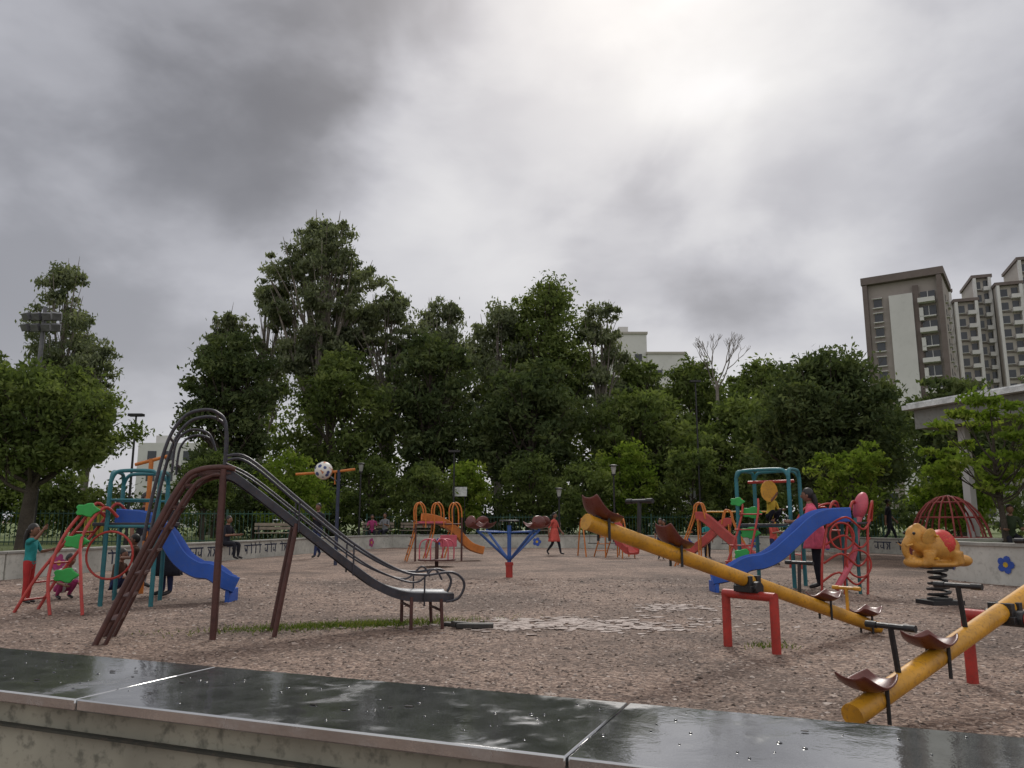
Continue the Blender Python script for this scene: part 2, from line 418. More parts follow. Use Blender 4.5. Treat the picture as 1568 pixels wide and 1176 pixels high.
# round planter wall at right
rr=root('round_planter_wall',(12.3,16.5,0))
WH2=pm('planter_white',(.60,.59,.54),.8,0,.2,1.0,(.34,.33,.29),.5)
mb=MB();mc=MB();K=48
def ring(M,r0,r1,z0,z1):
    vs=[];
    for k in range(K):
        a=2*math.pi*k/K
        for r_,z in((r1,z0),(r1,z1),(r0,z1),(r0,z0)): vs.append((r_*math.cos(a),r_*math.sin(a),z))
    M.add(vs,[(4*k+j,4*((k+1)%K)+j,4*((k+1)%K)+(j+1)%4,4*k+(j+1)%4) for k in range(K) for j in range(4)])
ring(mb,2.95,3.25,0,.72); ring(mc,2.9,3.3,.722,.78)
mb.obj('ring_wall',WH2,rr); mc.obj('ring_coping',COP,rr)
fl=MB()
for k in range(14):
    a=math.pi+ (k-7)*.42
    def put(pts,mi,off=0,a=a):
        nrm=Vector((math.cos(a),math.sin(a),0)); t=Vector((-math.sin(a),math.cos(a),0))
        fl.poly([nrm*(3.256+off)+t*u+Vector((0,0,v)) for u,v in pts],nrm*.004,mi)
    flower(put,0,.38,.17,0)
fl.obj('painted_flowers',[BLU,YEL,PNK],rr,smooth=False)
mb=MB(); mb.add([(2.94*math.cos(2*math.pi*k/K),2.94*math.sin(2*math.pi*k/K),.45) for k in range(K)],[tuple(range(K))]); mb.obj('planter_soil',LAWN,rr,smooth=False)

# ------------------------------------------------------------------ metals & plastics
RUST=pm('rusty_maroon_paint',(.09,.035,.03),.55,.1,.4,7,(.12,.06,.04),.6)
DKM=pm('dark_worn_metal',(.045,.045,.058),.42,.3,.4,6,(.10,.06,.045),.5)
STEEL=pm('worn_slide_steel',(.34,.35,.37),.38,.75,.3,3,(.16,.14,.13),.4)
TEAL=pm('teal_paint',(.02,.16,.19),.45,0,.25,5,(.10,.07,.05),.3)
BLUE=pm('blue_plastic',(.018,.09,.42),.42,0,.2,2.5,(.08,.12,.25),.3,.1)
RED=pm('red_paint',(.42,.035,.025),.42,0,.25,5,(.12,.05,.04),.4)
ORG=pm('orange_paint',(.55,.17,.025),.45,0,.25,5,(.2,.09,.04),.35)
YELP=pm('yellow_beam_paint',(.60,.29,.02),.42,0,.3,4,(.25,.12,.04),.55)
GREEN=pm('green_plastic',(.03,.38,.07),.42,0,.2,3,(.05,.15,.05),.25)
BRS=pm('maroon_seat_plastic',(.13,.03,.022),.3,0,.3,5,(.15,.07,.05),.4,.1)
BLK=pm('black_paint',(.018,.018,.02),.45,.1,.3,6,(.08,.05,.04),.35)
PINK=pm('pink_plastic',(.55,.09,.13),.45,0,.2,3)

# ------------------------------------------------------------------ big metal slide
sr=root('metal_playground_slide',(-3.06,8.34,0),math.atan2(.327,.945))
a=MB();b2=MB();c2=MB();d2=MB()
for wv in(0,.6):
    a.tube([(0,wv,-.05),(0,wv,1.74)],.033,10)
    a.tube([(-1.09,wv,-.03),(-.75,wv,.82),(-.42,wv,1.55),(-.26,wv,1.72),(0,wv,1.76),(.12,wv,1.74)],.028,10,smooth=5)
    a.tube([(-1.00,wv+.0,-.03),(-.66,wv,.80),(-.32,wv,1.50),(-.14,wv,1.66),(0,wv,1.68)],.02,8,smooth=5)
    b2.tube([(-.72,wv,1.0),(-.66,wv,1.5),(-.56,wv,2.02),(-.42,wv,2.28),(-.25,wv,2.36),(-.1,wv,2.34),(0,wv,2.2),(.01,wv,1.74)],.018,8,smooth=6)
    b2.tube([(-.5,wv,1.7),(-.48,wv,2.0),(-.36,wv,2.14),(-.18,wv,2.12),(-.1,wv,1.98)],.013,8,smooth=5)
    b2.tube([(.02,wv,1.88),(.25,wv,1.86),(.8,wv,1.42),(1.4,wv,.95),(1.9,wv,.66),(2.2,wv,.60),(2.52,wv,.62),(2.66,wv,.50),(2.6,wv,.34),(2.45,wv,.30)],.015,8,smooth=6)
    b2.tube([(.02,wv,1.80),(.3,wv,1.66),(.85,wv,1.24),(1.4,wv,.82),(1.75,wv,.62),(2.1,wv,.52),(2.3,wv,.66),(2.4,wv,.54)],.011,8,smooth=6)
    for s_,z_ in((.8,1.40),(1.4,.93),(2.2,.58)): b2.tube([(s_,wv,z_-.32),(s_,wv,z_)],.010,6)
    c2.tube([(.60,wv*.98+.02,-.03),(.78,wv*.9+.03,1.17)],.026,8)
    c2.tube([(2.06,wv*.9+.03,-.03),(2.06,wv*.9+.03,.36)],.02,8)
    c2.tube([(2.42,wv*.9+.03,-.03),(2.40,wv*.9+.03,.33)],.02,8)
b2.tube([(-.54,0,2.05),(-.54,.6,2.05)],.014,8); b2.tube([(-.1,0,2.33),(-.1,.6,2.33)],.014,8); b2.tube([(-.46,0,1.78),(-.46,.6,1.78)],.012,8)
for k in range(7):
    z=.22+k*.225; s_=-1.09+ (z/1.72)*.78+.03
    a.box((s_+.02,.3,z),(.10,.57,.022),(0,-.05,0))
for s_,z_ in ((.78,1.12),(2.06,.25),(2.41,.2)): c2.tube([(s_,.02,z_),(s_,.6,z_)],.016,8)
a.box((-.09,.3,1.70),(.34,.58,.025))
prof,_=catmull([Vector(p) for p in((.02,0,1.70),(.18,0,1.63),(.8,0,1.16),(1.4,0,.70),(1.72,0,.48),(2.0,0,.38),(2.3,0,.36),(2.55,0,.35))],[1]*8,5)
n=len(prof)
def chute(u,v):
    p=prof[min(n-1,round(u*(n-1)))]
    y=.06+.48*v; e=abs(v-.5)*2
    return (p.x,y,p.z+.02+ .02*max(0,e-.6)/.4)
d2.grid(chute,n-1,10)
d2.obj('chute_bed',STEEL,sr,solid=.008)
rim=MB()
for wv in(.045,.555):
    vs=[];
    for p in prof: vs+= [(p.x,wv-.02,p.z-.06),(p.x,wv+.02,p.z-.06),(p.x,wv+.02,p.z+.035),(p.x,wv-.02,p.z+.035)]
    m_=len(prof); rim.add(vs,[(4*i+j,4*i+(j+1)%4,4*i+4+(j+1)%4,4*i+4+j) for i in range(m_-1) for j in range(4)]+[(3,2,1,0),tuple(4*(m_-1)+j for j in range(4))])
rim.obj('chute_sides',DKM,sr); a.obj('ladder_frame',RUST,sr); b2.obj('handrails',DKM,sr); c2.obj('chute_supports',RUST,sr)

# ------------------------------------------------------------------ plastic slides
def plastic_slide(parent,pts,width,mat,name='slide_chute',wall=.16,k=6):
    """pts : centre path; U-section"""
    P,_=catmull([Vector(p) for p in pts],[1]*len(pts),k)
    sec=[(-.5,wall),(-.47,wall+.015),(-.43,wall-.01),(-.40,.04),(-.3,.0),(0,-.012),(.3,0),(.40,.04),(.43,wall-.01),(.47,wall+.015),(.5,wall),(.49,-.05),(.3,-.075),(-.3,-.075),(-.49,-.05)]
    vs=[];ns=len(sec);n=len(P)
    for i in range(n):
        t=(P[min(i+1,n-1)]-P[max(i-1,0)]).normalized(); s=Vector((-t.y,t.x,0)).normalized(); u=s.cross(t)*-1
        if u.z<0: u=-u
        for a_,b_ in sec: vs.append(P[i]+s*a_*width+u*b_)
    fs=[(i*ns+j,i*ns+(j+1)%ns,(i+1)*ns+(j+1)%ns,(i+1)*ns+j) for i in range(n-1) for j in range(ns)]
    fs+=[tuple(range(ns)),tuple((n-1)*ns+j for j in range(ns))[::-1]]
    m_=MB(); m_.add(vs,fs); return m_.obj(name,mat,parent)
def leafstep(M,c,s,ang=0):
    pts=[]
    for k in range(16):
        t=k/16*2*math.pi; r_=s*(1+.18*math.cos(5*t)); pts.append(Vector((r_*math.cos(t),0,.62*r_*math.sin(t))))
    Mx=Matrix.Rotation(ang,3,'Z')
    M.poly([Mx@p+Vector(c) for p in pts],Mx@Vector((0,.05,0)))

# left multi play set
lp=root('multi_play_station',(-5.85,11.5,0))
t=MB()
PO=[(0,0),(.72,0),(-.25,.9),(.45,.9)]
for x,y in PO: t.tube([(x,y,-.05),(x,y,1.75)],.032,10)
for p,q in ((0,1),(2,3),(0,2),(1,3)):
    A=Vector((*PO[p],0));B=Vector((*PO[q],0)); d=(B-A)
    t.tube([A+Vector((0,0,1.75)),A+d*.08+Vector((0,0,1.88)),A+d*.25+Vector((0,0,1.92)),A+d*.75+Vector((0,0,1.92)),B-d*.08+Vector((0,0,1.88)),B+Vector((0,0,1.75))],.028,8,smooth=4)
    t.tube([A+Vector((0,0,1.12)),B+Vector((0,0,1.12))],.022,8)
    if (p,q)!=(1,3): t.tube([A+Vector((0,0,1.5)),B+Vector((0,0,1.5))],.018,8)
t.obj('teal_frame',TEAL,lp)
m_=MB(); m_.box((.23,.45,1.15),(.9,.9,.05)); m_.obj('platform_deck',DKM,lp,bevel=.01)
plastic_slide(lp,[(.0,.35,1.20),(.35,.42,1.16),(.6,.5,.98),(.85,.55,.62),(1.1,.6,.44),(1.3,.65,.40),(1.5,.7,.26),(1.62,.75,.20)],.46,BLUE)
m_=MB(); m_.box((1.6,.75,.07),(.06,.42,.24)); m_.obj('slide_foot',BLUE,lp,bevel=.01)
m_=MB(); g_=MB(); RL=[]
for o in(0,.4):
    RA=[(-.75+o*.2,-.75+o,0),(-.55+o*.2,-.6+o,.5),(-.25+o*.2,-.25+o,1.15),(-.12+o*.2,-.1+o,1.45),(-.0+o*.2,.05+o,1.3)]
    m_.tube(RA,.022,8,smooth=5); RL.append(catmull([Vector(p_) for p_ in RA],[1]*5,5)[0])
for o in (0,.42):
    m_.tube([(-.1+o,-1.05,0),(-.25+o,-.9,.5),(-.32+o*.6,-.5,1.0),(-.2+o*.5,-.15,1.38),(-.02+o*.4,0,1.25)],.022,8,smooth=5)
for k in (2,4,6,9,12): m_.tube([RL[0][k],RL[1][k]],.014,6)
for c_,s_ in (((-.15,-.3,1.35),.15),((-.13,-.55,.92),.15),((-.12,-.75,.48),.15)): leafstep(g_,c_,s_,.2)
m_.tube([(.15+.33*math.cos(t_),-.15,.72+.33*math.sin(t_)) for t_ in [k*.2618 for k in range(24)]],.016,8,closed=True)
m_.obj('red_climber',RED,lp); g_.obj('green_steps',GREEN,lp,bevel=.012)
m_=MB(); m_.tube([(-.35,2.0,0),(-.35,2.0,2.25)],.04,8); m_.tube([(-.62,2.0,2.15),(-.05,2.0,2.3)],.03,8); m_.obj('orange_post',ORG,lp)

# right slide set
rp=root('multi_play_station',(5.4,13.8,0))
plastic_slide(rp,[(.35,-.1,1.24),(.0,-.1,1.22),(-.25,-.1,1.12),(-.55,-.1,.86),(-.85,-.08,.60),(-1.1,-.05,.47),(-1.35,0,.42),(-1.65,.05,.26),(-1.95,.1,.20)],.48,BLUE,wall=.17)
m_=MB(); m_.box((-1.92,.1,.08),(.07,.44,.2)); m_.obj('slide_foot',BLUE,rp,bevel=.01)
t=MB(); PO=[(-1.05,1.5),(-.3,.75),(-.55,2.0),(.1,1.3)]
for x,y in PO: t.tube([(x,y,-.05),(x,y,2.02)],.038,10)
for p,q in ((0,1),(2,3),(0,2),(1,3)):
    A=Vector((*PO[p],0));B=Vector((*PO[q],0)); d=(B-A)
    t.tube([A+Vector((0,0,2.0)),A+d*.08+Vector((0,0,2.12)),A+d*.25+Vector((0,0,2.15)),A+d*.75+Vector((0,0,2.15)),B-d*.08+Vector((0,0,2.12)),B+Vector((0,0,2.0))],.034,8,smooth=4)
    t.tube([A+Vector((0,0,1.1)),B+Vector((0,0,1.1))],.022,8)
t.tube([(.4,-.35,0),(.4,-.35,1.25)],.03,8); t.tube([(.4,.2,0),(.4,.2,1.25)],.03,8)
t.obj('teal_frame',TEAL,rp)
m_=MB(); m_.box((-.45,1.38,1.12),(.95,.75,.05),(0,0,-.75)); m_.box((.5,-.1,1.16),(.35,.5,.04)); m_.obj('platform_deck',DKM,rp,bevel=.01)
g_=MB()
for c_,s_ in (((-.95,.95,1.35),.17),((-1.2,1.0,1.55),.13),((-1.05,.8,.98),.17),((-1.25,.6,.6),.16)): leafstep(g_,c_,s_,-.5)
g_.obj('green_steps',GREEN,rp,bevel=.012)
m_=MB(); m_.tube([(-1.75,.6,0),(-1.45,.7,.6),(-1.15,.9,1.3),(-1.05,1.2,1.6)],.02,8,smooth=4); m_.tube([(-1.35,.3,0),(-1.15,.5,.6),(-.9,.75,1.3),(-.8,1.0,1.6)],.02,8,smooth=4)
for k in range(5):
    z=.2+k*.28; m_.tube([(-1.68+.12*k,.6+.07*k,z),(-1.3+.12*k,.35+.1*k,z)],.014,6)
m_.tube([(-.7,1.9,1.95),(.0,1.3,1.95)],.03,8)
for o in(0,.38,.76):
    m_.tube([(-.28+o,-.45,0),(-.22+o,-.42,.6),(-.05+o*.9,-.3,1.15),(.08+o*.9,-.2,1.48),(.22+o*.8,-.1,1.5),(.3+o*.7,0,1.2)],.022,8,smooth=5)
for k in range(4):
    z=.2+k*.3
    m_.tube([(-.26+.06*k,-.44+.03*k,z),(.0+.06*k,-.52,z+.16),(.3+.06*k,-.44,z-.04),(.52+.05*k,-.42+.03*k,z+.12)],.018,8,smooth=5)
m_.tube([(.1+.2*math.cos(k*.2618),-.5,.95+.22*math.sin(k*.2618)) for k in range(24)],.016,8,closed=True)
m_.tube([(.35+.2*math.cos(k*.2618),-.5,.5+.22*math.sin(k*.2618)) for k in range(24)],.016,8,closed=True)
m_.obj('red_climber',RED,rp)
pk=MB(); pk.ell((.62,-.1,1.45),(.11,.16,.25),(0,.3,0),seg=14); pk.tube([(.62,-.1,1.4),(.5,-.2,1.1),(.3,-.4,.6),(-.1,-.6,.1)],[.06,.05,.05,.05],8,smooth=5); pk.obj('pink_slide_hood',PINK,rp)
yl=MB(); yl.poly([(-.55+.16*math.cos(k*.4),1.1,1.75+.2*math.sin(k*.4)) for k in range(16)],(0,.03,0)); yl.obj('yellow_panel',YELP,rp)

# ------------------------------------------------------------------ seesaws
def seat(M,c,ang,lean=0,wd=.30,ln=.34):
    Mx=Euler((0,ang,0)).to_matrix()
    def fn(u,v):
        x=(u-.5)*ln; y=(v-.5)*wd*(1-.35*abs(u-.5)**2*4)
        z=.9*(max(0,u-.55))**1.7*.55+.05*(abs(v-.5)*2)**2.5*(1-.3*u)+.03*max(0,.25-u)
        p=Mx@Vector((x,y,z+.075)); return (p.x+c[0],p.y+c[1],p.z+c[2])
    M.grid(fn,10,10)
def seesaw(loc,rz,slope,s0,s1,zc,seats,handles):
    r_=root('seesaw',loc,rz)
    b_=MB(); b_.tube([(s0,0,zc+slope*s0),(s0+.02,0,zc+slope*(s0+.02)),(s1,0,zc+slope*s1)],.066,16)
    for s in(s0,s1):
        b_.tube([(s-.012,0,zc+slope*(s-.012)),(s+.012,0,zc+slope*(s+.012))],.070,16)
    b_.obj('beam',YELP,r_)
    q=MB(); ang=-math.atan(slope)
    for s,dirn in seats:
        st=MB(); seat(st,(0,0,0),0)
        o=st.obj('seat',BRS,r_,solid=.014,sub=1); o.location=(s,0,zc+slope*s); o.rotation_euler=(0,ang,0)
        if dirn<0: o.scale=(-1,1,1)
        q.tube([(s,-.0,zc+slope*s+.03),(s,0,zc+slope*s+.10)],.03,8)
        for e in(-.07,.07): q.tube([(s+.05,e,zc+slope*s-.12),(s+.05,e,zc+slope*s+.08)],.012,6)
    q.obj('seat_brackets',BLK,r_)
    for s,h,mt,lean in handles:
        hb=MB(); z=zc+slope*s
        hb.tube([(s,0,z),(s+lean,0,z+h)],.018,8); hb.tube([(s+lean,-.15,z+h),(s+lean,.15,z+h)],.018,8)
        for e in(-1,1): hb.tube([(s+lean,e*.09,z+h),(s+lean,e*.16,z+h)],.022,12)
        hb.obj('t_handle',mt,r_)
    l=MB()
    for e in(-.28,.28): l.tube([(0,e,-.05),(0,e,.5)],.042,14); 
    l.tube([(0,-.30,.5),(0,.30,.5)],.042,14); l.obj('support_frame',RED,r_)
    k=MB(); k.box((0,0,zc-.07),(.2,.2,.06)); k.tube([(0,-.13,zc-.06),(0,.13,zc-.06)],.06,12); k.box((.06,0,zc-.02),(.05,.17,.14)); k.box((-.06,0,zc-.02),(.05,.17,.14)); k.obj('pivot_bracket',BLK,r_,bevel=.006)
    return r_
seesaw((2.26,7.71,0),math.atan2(.572,.82),-.277,-2.0,2.12,.635,[(-1.87,-1),(-1.02,-1),(1.15,1),(1.88,1)],[(-1.42,.34,BLK,.02),(.78,.36,BLK,.03),(1.6,.3,YELP,.0)])
seesaw((3.62,5.95,0),math.atan2(.572,.82),.235,-2.0,2.0,.56,[(-1.8,-1),(-1.05,-1),(1.05,1),(1.8,1)],[(-1.48,.34,BLK,-.06),(-.6,.34,BLK,-.06),(1.5,.34,BLK,.05),(.6,.34,BLK,.05)])

# ------------------------------------------------------------------ elephant spring rider
er=root('elephant_spring_rider',(6.26,11.84,0),R(8))
m_=MB(); 
m_.ell((.05,0,.82),(.33,.2,.21)); m_.ell((-.27,0,.98),(.17,.15,.17)); m_.ell((-.2,0,.88),(.2,.16,.15))
m_.tube([(-.38,0,.95),(-.47,0,.85),(-.47,0,.72),(-.40,0,.66),(-.34,0,.68)],[.075,.06,.05,.042,.036],12,smooth=4)
for x in(-.18,.25):
    for y in(-.12,.12): m_.tube([(x,y,.75),(x*1.1,y*1.05,.57)],[.09,.075],12)
m_.ell((0,0,.57),(.46,.2,.055)); m_.ell((.42,0,.62),(.13,.16,.09)); m_.ell((-.36,0,.60),(.14,.16,.08))
m_.ell((-.30,-.05,1.12),(.06,.05,.05)); m_.ell((-.22,.05,1.12),(.06,.05,.05))
o=m_.obj('elephant_body',pm('elephant_orange',(.55,.27,.05),.45,0,.3,4,(.22,.11,.04),.4),er)
md=o.modifiers.new('r','REMESH'); md.mode='VOXEL'; md.voxel_size=.018; md.use_smooth_shade=True
md=o.modifiers.new('s','SMOOTH'); md.iterations=4
e=MB()
for s in(-1,1):
    e.ell((-.20,s*.17,.96),(.11,.025,.14),(s*-.35,0,0),seg=16); e.tube([(-.40,s*.06,.86),(-.50,s*.07,.84),(-.55,s*.07,.88)],[.016,.013,.005],8)
e.obj('ears_and_tusks',pm('elephant_ear',(.58,.31,.07),.45),er)
s_=MB(); s_.ell((.10,0,.86),(.19,.215,.215),fn=None); 
s_.obj('red_saddle_cloth',pm('saddle_red',(.55,.03,.03),.5,0,.3,6,(.5,.25,.04),.5),er)
s_=MB()
for yv in (-.15,.15): s_.ell((-.40,yv*.75,1.02),.022,seg=8,rings=6)
s_.obj('eyes',BLK,er)
s_=MB(); s_.tube([(-.12,-.26,.98),(-.12,.26,.98)],.018,8); s_.tube([(-.15,-.26,.66),(-.15,.26,.66)],.018,8); s_.obj('hand_bars',YELP,er)
s_=MB(); s_.tube([((.13+.02*math.sin(k*.11))*math.cos(k*.5236),(.13+.02*math.sin(k*.11))*math.sin(k*.5236),.1+k*.4/60) for k in range(61)],.02,8); s_.box((0,0,.52),(.34,.28,.03)); s_.tube([(0,0,.0),(0,0,.09)],.17,20); s_.box((0,0,.03),(.5,.4,.06))
s_.obj('coil_spring',BLK,er)

# ------------------------------------------------------------------ 4 seat spinner (centre)
mr_=root('four_seat_spinner',(-.06,17.35,0),R(20))
m_=MB(); m_.tube([(0,0,-.05),(0,0,.25)],.075,12); m_.tube([(0,0,.25),(0,0,.32)],.09,12); m_.obj('red_post',RED,mr_)
m_=MB(); m_.tube([(0,0,.28),(0,0,1.1)],.045,10)
for k in range(4):
    a_=k*math.pi/2+.3; ca,sa=math.cos(a_),math.sin(a_)
    m_.tube([(0,0,.35),(ca*.85,sa*.85,1.0)],.03,8); m_.tube([(0,0,.95),(ca*.85,sa*.85,.98)],.02,8)
    s1=MB()
    s1.grid(lambda u,v:((u-.5)*.38,(v-.5)*.34,.12*abs(u-.5)**2*4+.05*(abs(v-.5)*2)**2-.02),8,8)
    o=s1.obj('seat',BRS,mr_,solid=.02,sub=1); o.location=(ca*.88,sa*.88,1.05); o.rotation_euler=(0,.0,a_)
    s2=MB(); s2.ell((ca*1.02,sa*1.02,1.18),(.05,.18,.13),(0,-.2,a_)); s2.obj('seat_back',BRS,mr_)
m_.obj('blue_arms',pm('blue_paint',(.03,.10,.33),.45),mr_)
m_=MB(); m_.tube([(.2*math.cos(k*.5236),.2*math.sin(k*.5236),1.2) for k in range(12)],.018,8,closed=True); m_.tube([(0,0,1.0),(0,0,1.22)],.02,8); m_.tube([(-.2,0,1.2),(.2,0,1.2)],.014,6); m_.obj('hand_ring',BLK,mr_)

# ------------------------------------------------------------------ yellow slide set far centre
ys=root('yellow_slide_set',(-2.9,24,0),R(12))
m_=MB()
for y in(0,.7):
    for x in (0,.55,1.1):
        m_.tube([(x-.25,y,0),(x,y,.9),(x,y,1.55),(x+.12,y,1.75),(x+.28,y,1.55),(x+.3,y,1.0)],.022,8,smooth=4)
m_.obj('orange_frame',ORG,ys)
m_=MB()
for k in range(5): m_.tube([(-.2+.05*k,0,.25*k+.2),(-.2+.05*k,.7,.25*k+.2)],.02,6)
m_.tube([(0,0,1.1),(1.4,0,1.1)],.02,8); m_.tube([(1.4,0,0),(1.4,0,1.3)],.03,8); m_.tube([(0,0,0),(0,0,1.1)],.03,8); m_.obj('maroon_frame',RUST,ys)
plastic_slide(ys,[(.2,.35,1.25),(.6,.35,1.2),(1.1,.35,.95),(1.6,.35,.45),(1.9,.35,.3),(2.1,.35,.25)],.5,ORG)
m_=MB(); m_.box((.5,.35,1.15),(.8,.7,.06)); m_.box((1.0,.0,.6),(.5,.05,.35)); m_.obj('deck',PINK,ys,bevel=.01)
def smallslide(name,loc,rz,mat,h=1.1,L_=1.4):
    r_=root(name,loc,rz)
    plastic_slide(r_,[(0,0,h),(.2,0,h-.03),(L_*.5,0,h*.55),(L_*.85,0,.25),(L_,0,.2)],.5,mat)
    m2=MB()
    for y in(-.25,.25):
        m2.tube([(-.6,y,0),(-.1,y,h),(-.02,y,h+.35),(.15,y,h+.4),(.25,y,h)],.022,8,smooth=4); m2.tube([(.05,y,0),(.05,y,h)],.022,8)
        m2.tube([(L_*.8,y,0),(L_*.8,y,.25)],.02,8)
    for k in range(4): m2.tube([(-.5+.11*k,-.25,.2+.23*k),(-.5+.11*k,.25,.2+.23*k)],.016,6)
    m2.obj('ladder_frame',ORG if mat is not ORG else RED,r_)
REDP=pm('faded_red_plastic',(.45,.06,.05),.45,0,.3,3)
smallslide('small_red_slide',(3.3,26.8,0),R(-60),REDP,1.0,1.2)
smallslide('small_red_slide',(5.0,21.5,0),R(-20),REDP,1.25,1.6)
smallslide('small_red_slide',(6.6,24,0),R(160),REDP,1.1,1.4)

def swing(name,loc,rz,mat,wd=1.6,h=1.7):
    r_=root(name,loc,rz); m2=MB()
    for x in(0,wd):
        m2.tube([(x,-.55,0),(x,-.3,h*.6),(x,-.08,h*.97),(x,.08,h*.97),(x,.3,h*.6),(x,.55,0)],.025,8,smooth=4)
    m2.tube([(0,0,h),(wd,0,h)],.028,8); m2.obj('swing_frame',mat,r_)
    m3=MB()
    for x in(wd*.3,wd*.7):
        for y in(-.15,.15): m3.tube([(x+y,0,h),(x+y,.05,.45)],.008,6)
        m3.box((x,.05,.44),(.38,.2,.03))
    m3.obj('swing_seats',BLK,r_)
swing('swing_set',(2.4,27.5,0),R(10),ORG,1.5,1.25)
swing('swing_set',(6.6,27,0),R(-10),YELP,2.2,1.5)
# small merry-go-round behind the spinner
mg=root('merry_go_round',(-2.0,21.3,0),R(15)); m_=MB()
m_.tube([(0,0,0),(0,0,.62)],.05,10); m_.tube([(0,0,.16),(0,0,.20)],.5,24); m_.obj('deck_and_post',RUST,mg)
m_=MB()
for k in range(6):
    a_=k*math.pi/3; ca,sa=math.cos(a_),math.sin(a_); m_.tube([(ca*.46,sa*.46,.18),(ca*.44,sa*.44,.62),(ca*.2,sa*.2,.72),(0,0,.62)],.018,8,smooth=4)
m_.obj('pink_hoops',PINK,mg)

dr=root('dome_climber',(13.3,24.2,0)); m_=MB()
for k in range(8):
    a_=k*math.pi/8; pts=[(1.15*math.cos(t_)*math.cos(a_),1.15*math.cos(t_)*math.sin(a_),1.95*math.sin(t_)**.9 if math.sin(t_)>0 else 0) for t_ in [j*math.pi/12 for j in range(13)]]
    m_.tube(pts,.028,8)
for z,r_ in ((.7,1.08),(1.3,.86),(1.75,.5)): m_.tube([(r_*math.cos(k*.3927),r_*math.sin(k*.3927),z) for k in range(16)],.024,8,closed=True)
m_.obj('climber_bars',pm('dull_red_paint',(.30,.05,.045),.5),dr)
dr=root('arch_climber',(8.1,20.5,0),R(15)); m_=MB()
for y in (0,.5): m_.tube([(-.8,y,0),(-.7,y,.8),(-.3,y,1.5),(.3,y,1.6),(.7,y,1.0),(.85,y,0)],.026,8,smooth=5)
for k in range(7):
    t_=k/6; x=-.78+1.56*t_; z=.35+1.2*math.sin(math.pi*t_); m_.tube([(x,0,z),(x,.5,z)],.02,6)
m_.obj('climber_bars',RED,dr)

bp=root('football_pole_game',(-4.84,22,0))
m_=MB(); m_.tube([(0,0,0),(0,0,2.6)],.05,10); m_.tube([(0,0,2.25),(-.35,0,2.5)],.02,6); m_.obj('post',pm('navy_post',(.02,.03,.07),.5),bp)
m_=MB(); m_.tube([(-1.2,0,2.48),(-.1,0,2.55),(.45,0,2.62)],.035,8); m_.tube([(-.1,0,2.55),(-.1,-.0,2.2)],.02,6); m_.obj('orange_arm',ORG,bp)
m_=MB(); m_.ell((-.42,-.02,2.58),.25,seg=20,rings=14)
m,nt,b=newmat('football'); vo=nn(nt,'ShaderNodeTexVoronoi'); vo.inputs['Scale'].default_value=5; nt.links.new(nn(nt,'ShaderNodeTexCoord').outputs['Object'],vo.inputs['Vector'])
nt.links.new(ramp(nt,vo.outputs['Distance'],[(.25,(.05,.07,.2)),(.33,(.7,.68,.62)),(.6,(.7,.68,.62)),(.7,(.5,.2,.1))]),b.inputs['Base Color'])
m_.obj('ball',m,bp)

# ------------------------------------------------------------------ lamps, poles, fence, benches
def lamp(loc,h,kind='post'):
    r_=root('street_lamp',loc); m_=MB(); m_.tube([(0,0,0),(0,0,h*.3),(0,0,h)],[.06,.05,.035],10); m_.tube([(0,0,0),(0,0,.25)],.09,10)
    if kind=='flat': m_.box((.0,0,h+.02),(.55,.25,.1)); m_.tube([(-.22,0,h-.02),(.22,0,h-.02)],.03,6)
    else:
        m_.tube([(0,0,h-.05),(0,0,h+.02)],.1,10)
        m_.ell((0,0,h+.38),(.2,.2,.05)); 
    m_.obj('lamp_post',BLK,r_)
    if kind!='flat':
        q=MB(); q.tube([(0,0,h+.02),(0,0,h+.35)],[.07,.13],10); q.obj('lamp_glass',pm('lamp_glass',(.4,.4,.38),.3),r_)
lamp((-14.5,30,.3),4.9,'flat'); lamp((4.45,34.5,.3),2.9); lamp((-7.2,37.5,.3),3.2); lamp((-2.8,38,.3),4.2,'flat'); lamp((2.2,37,.3),2.0); lamp((-22,36,.3),3.8,'flat'); lamp((9.5,40,.3),8.0,'flat'); lamp((-18,30,.3),3)
fr=root('floodlight_mast',(-24.6,40,.3)); m_=MB(); m_.tube([(0,0,0),(0,0,12)],[.16,.1],10); m_.tube([(-.9,0,11.3),(.9,0,11.3)],.05,6); m_.tube([(-.9,0,10.7),(.9,0,10.7)],.05,6)
for x in(-.8,-.27,.27,.8):
    for z in(11.45,10.85): m_.box((x,-.2,z),(.42,.25,.36),(.5,0,x*.5))
m_.obj('mast_and_lamps',pm('mast_grey',(.12,.12,.13),.5),fr)
GF=pm('green_fence_paint',(.015,.07,.05),.5)
def fence(p,q,h,z0=.3):
    r_=root('railing_fence',(p[0],p[1],z0),math.atan2(q[1]-p[1],q[0]-p[0])); L_=math.hypot(q[0]-p[0],q[1]-p[1]); m_=MB()
    k=0
    while k*.16<L_: m_.box((k*.16,0,h/2),(.022,.022,h)); k+=1
    for z in(.12,h-.12): m_.box((L_/2,.0,z),(L_,.03,.04))
    k=0
    while k*2.4<L_: m_.box((k*2.4,0,h/2),(.08,.08,h+.1)); k+=1
    m_.obj('railing',GF,r_,smooth=False)
fence((-30,27),(-7.5,33),1.3); fence((-7.3,40),(20,41),1.2)
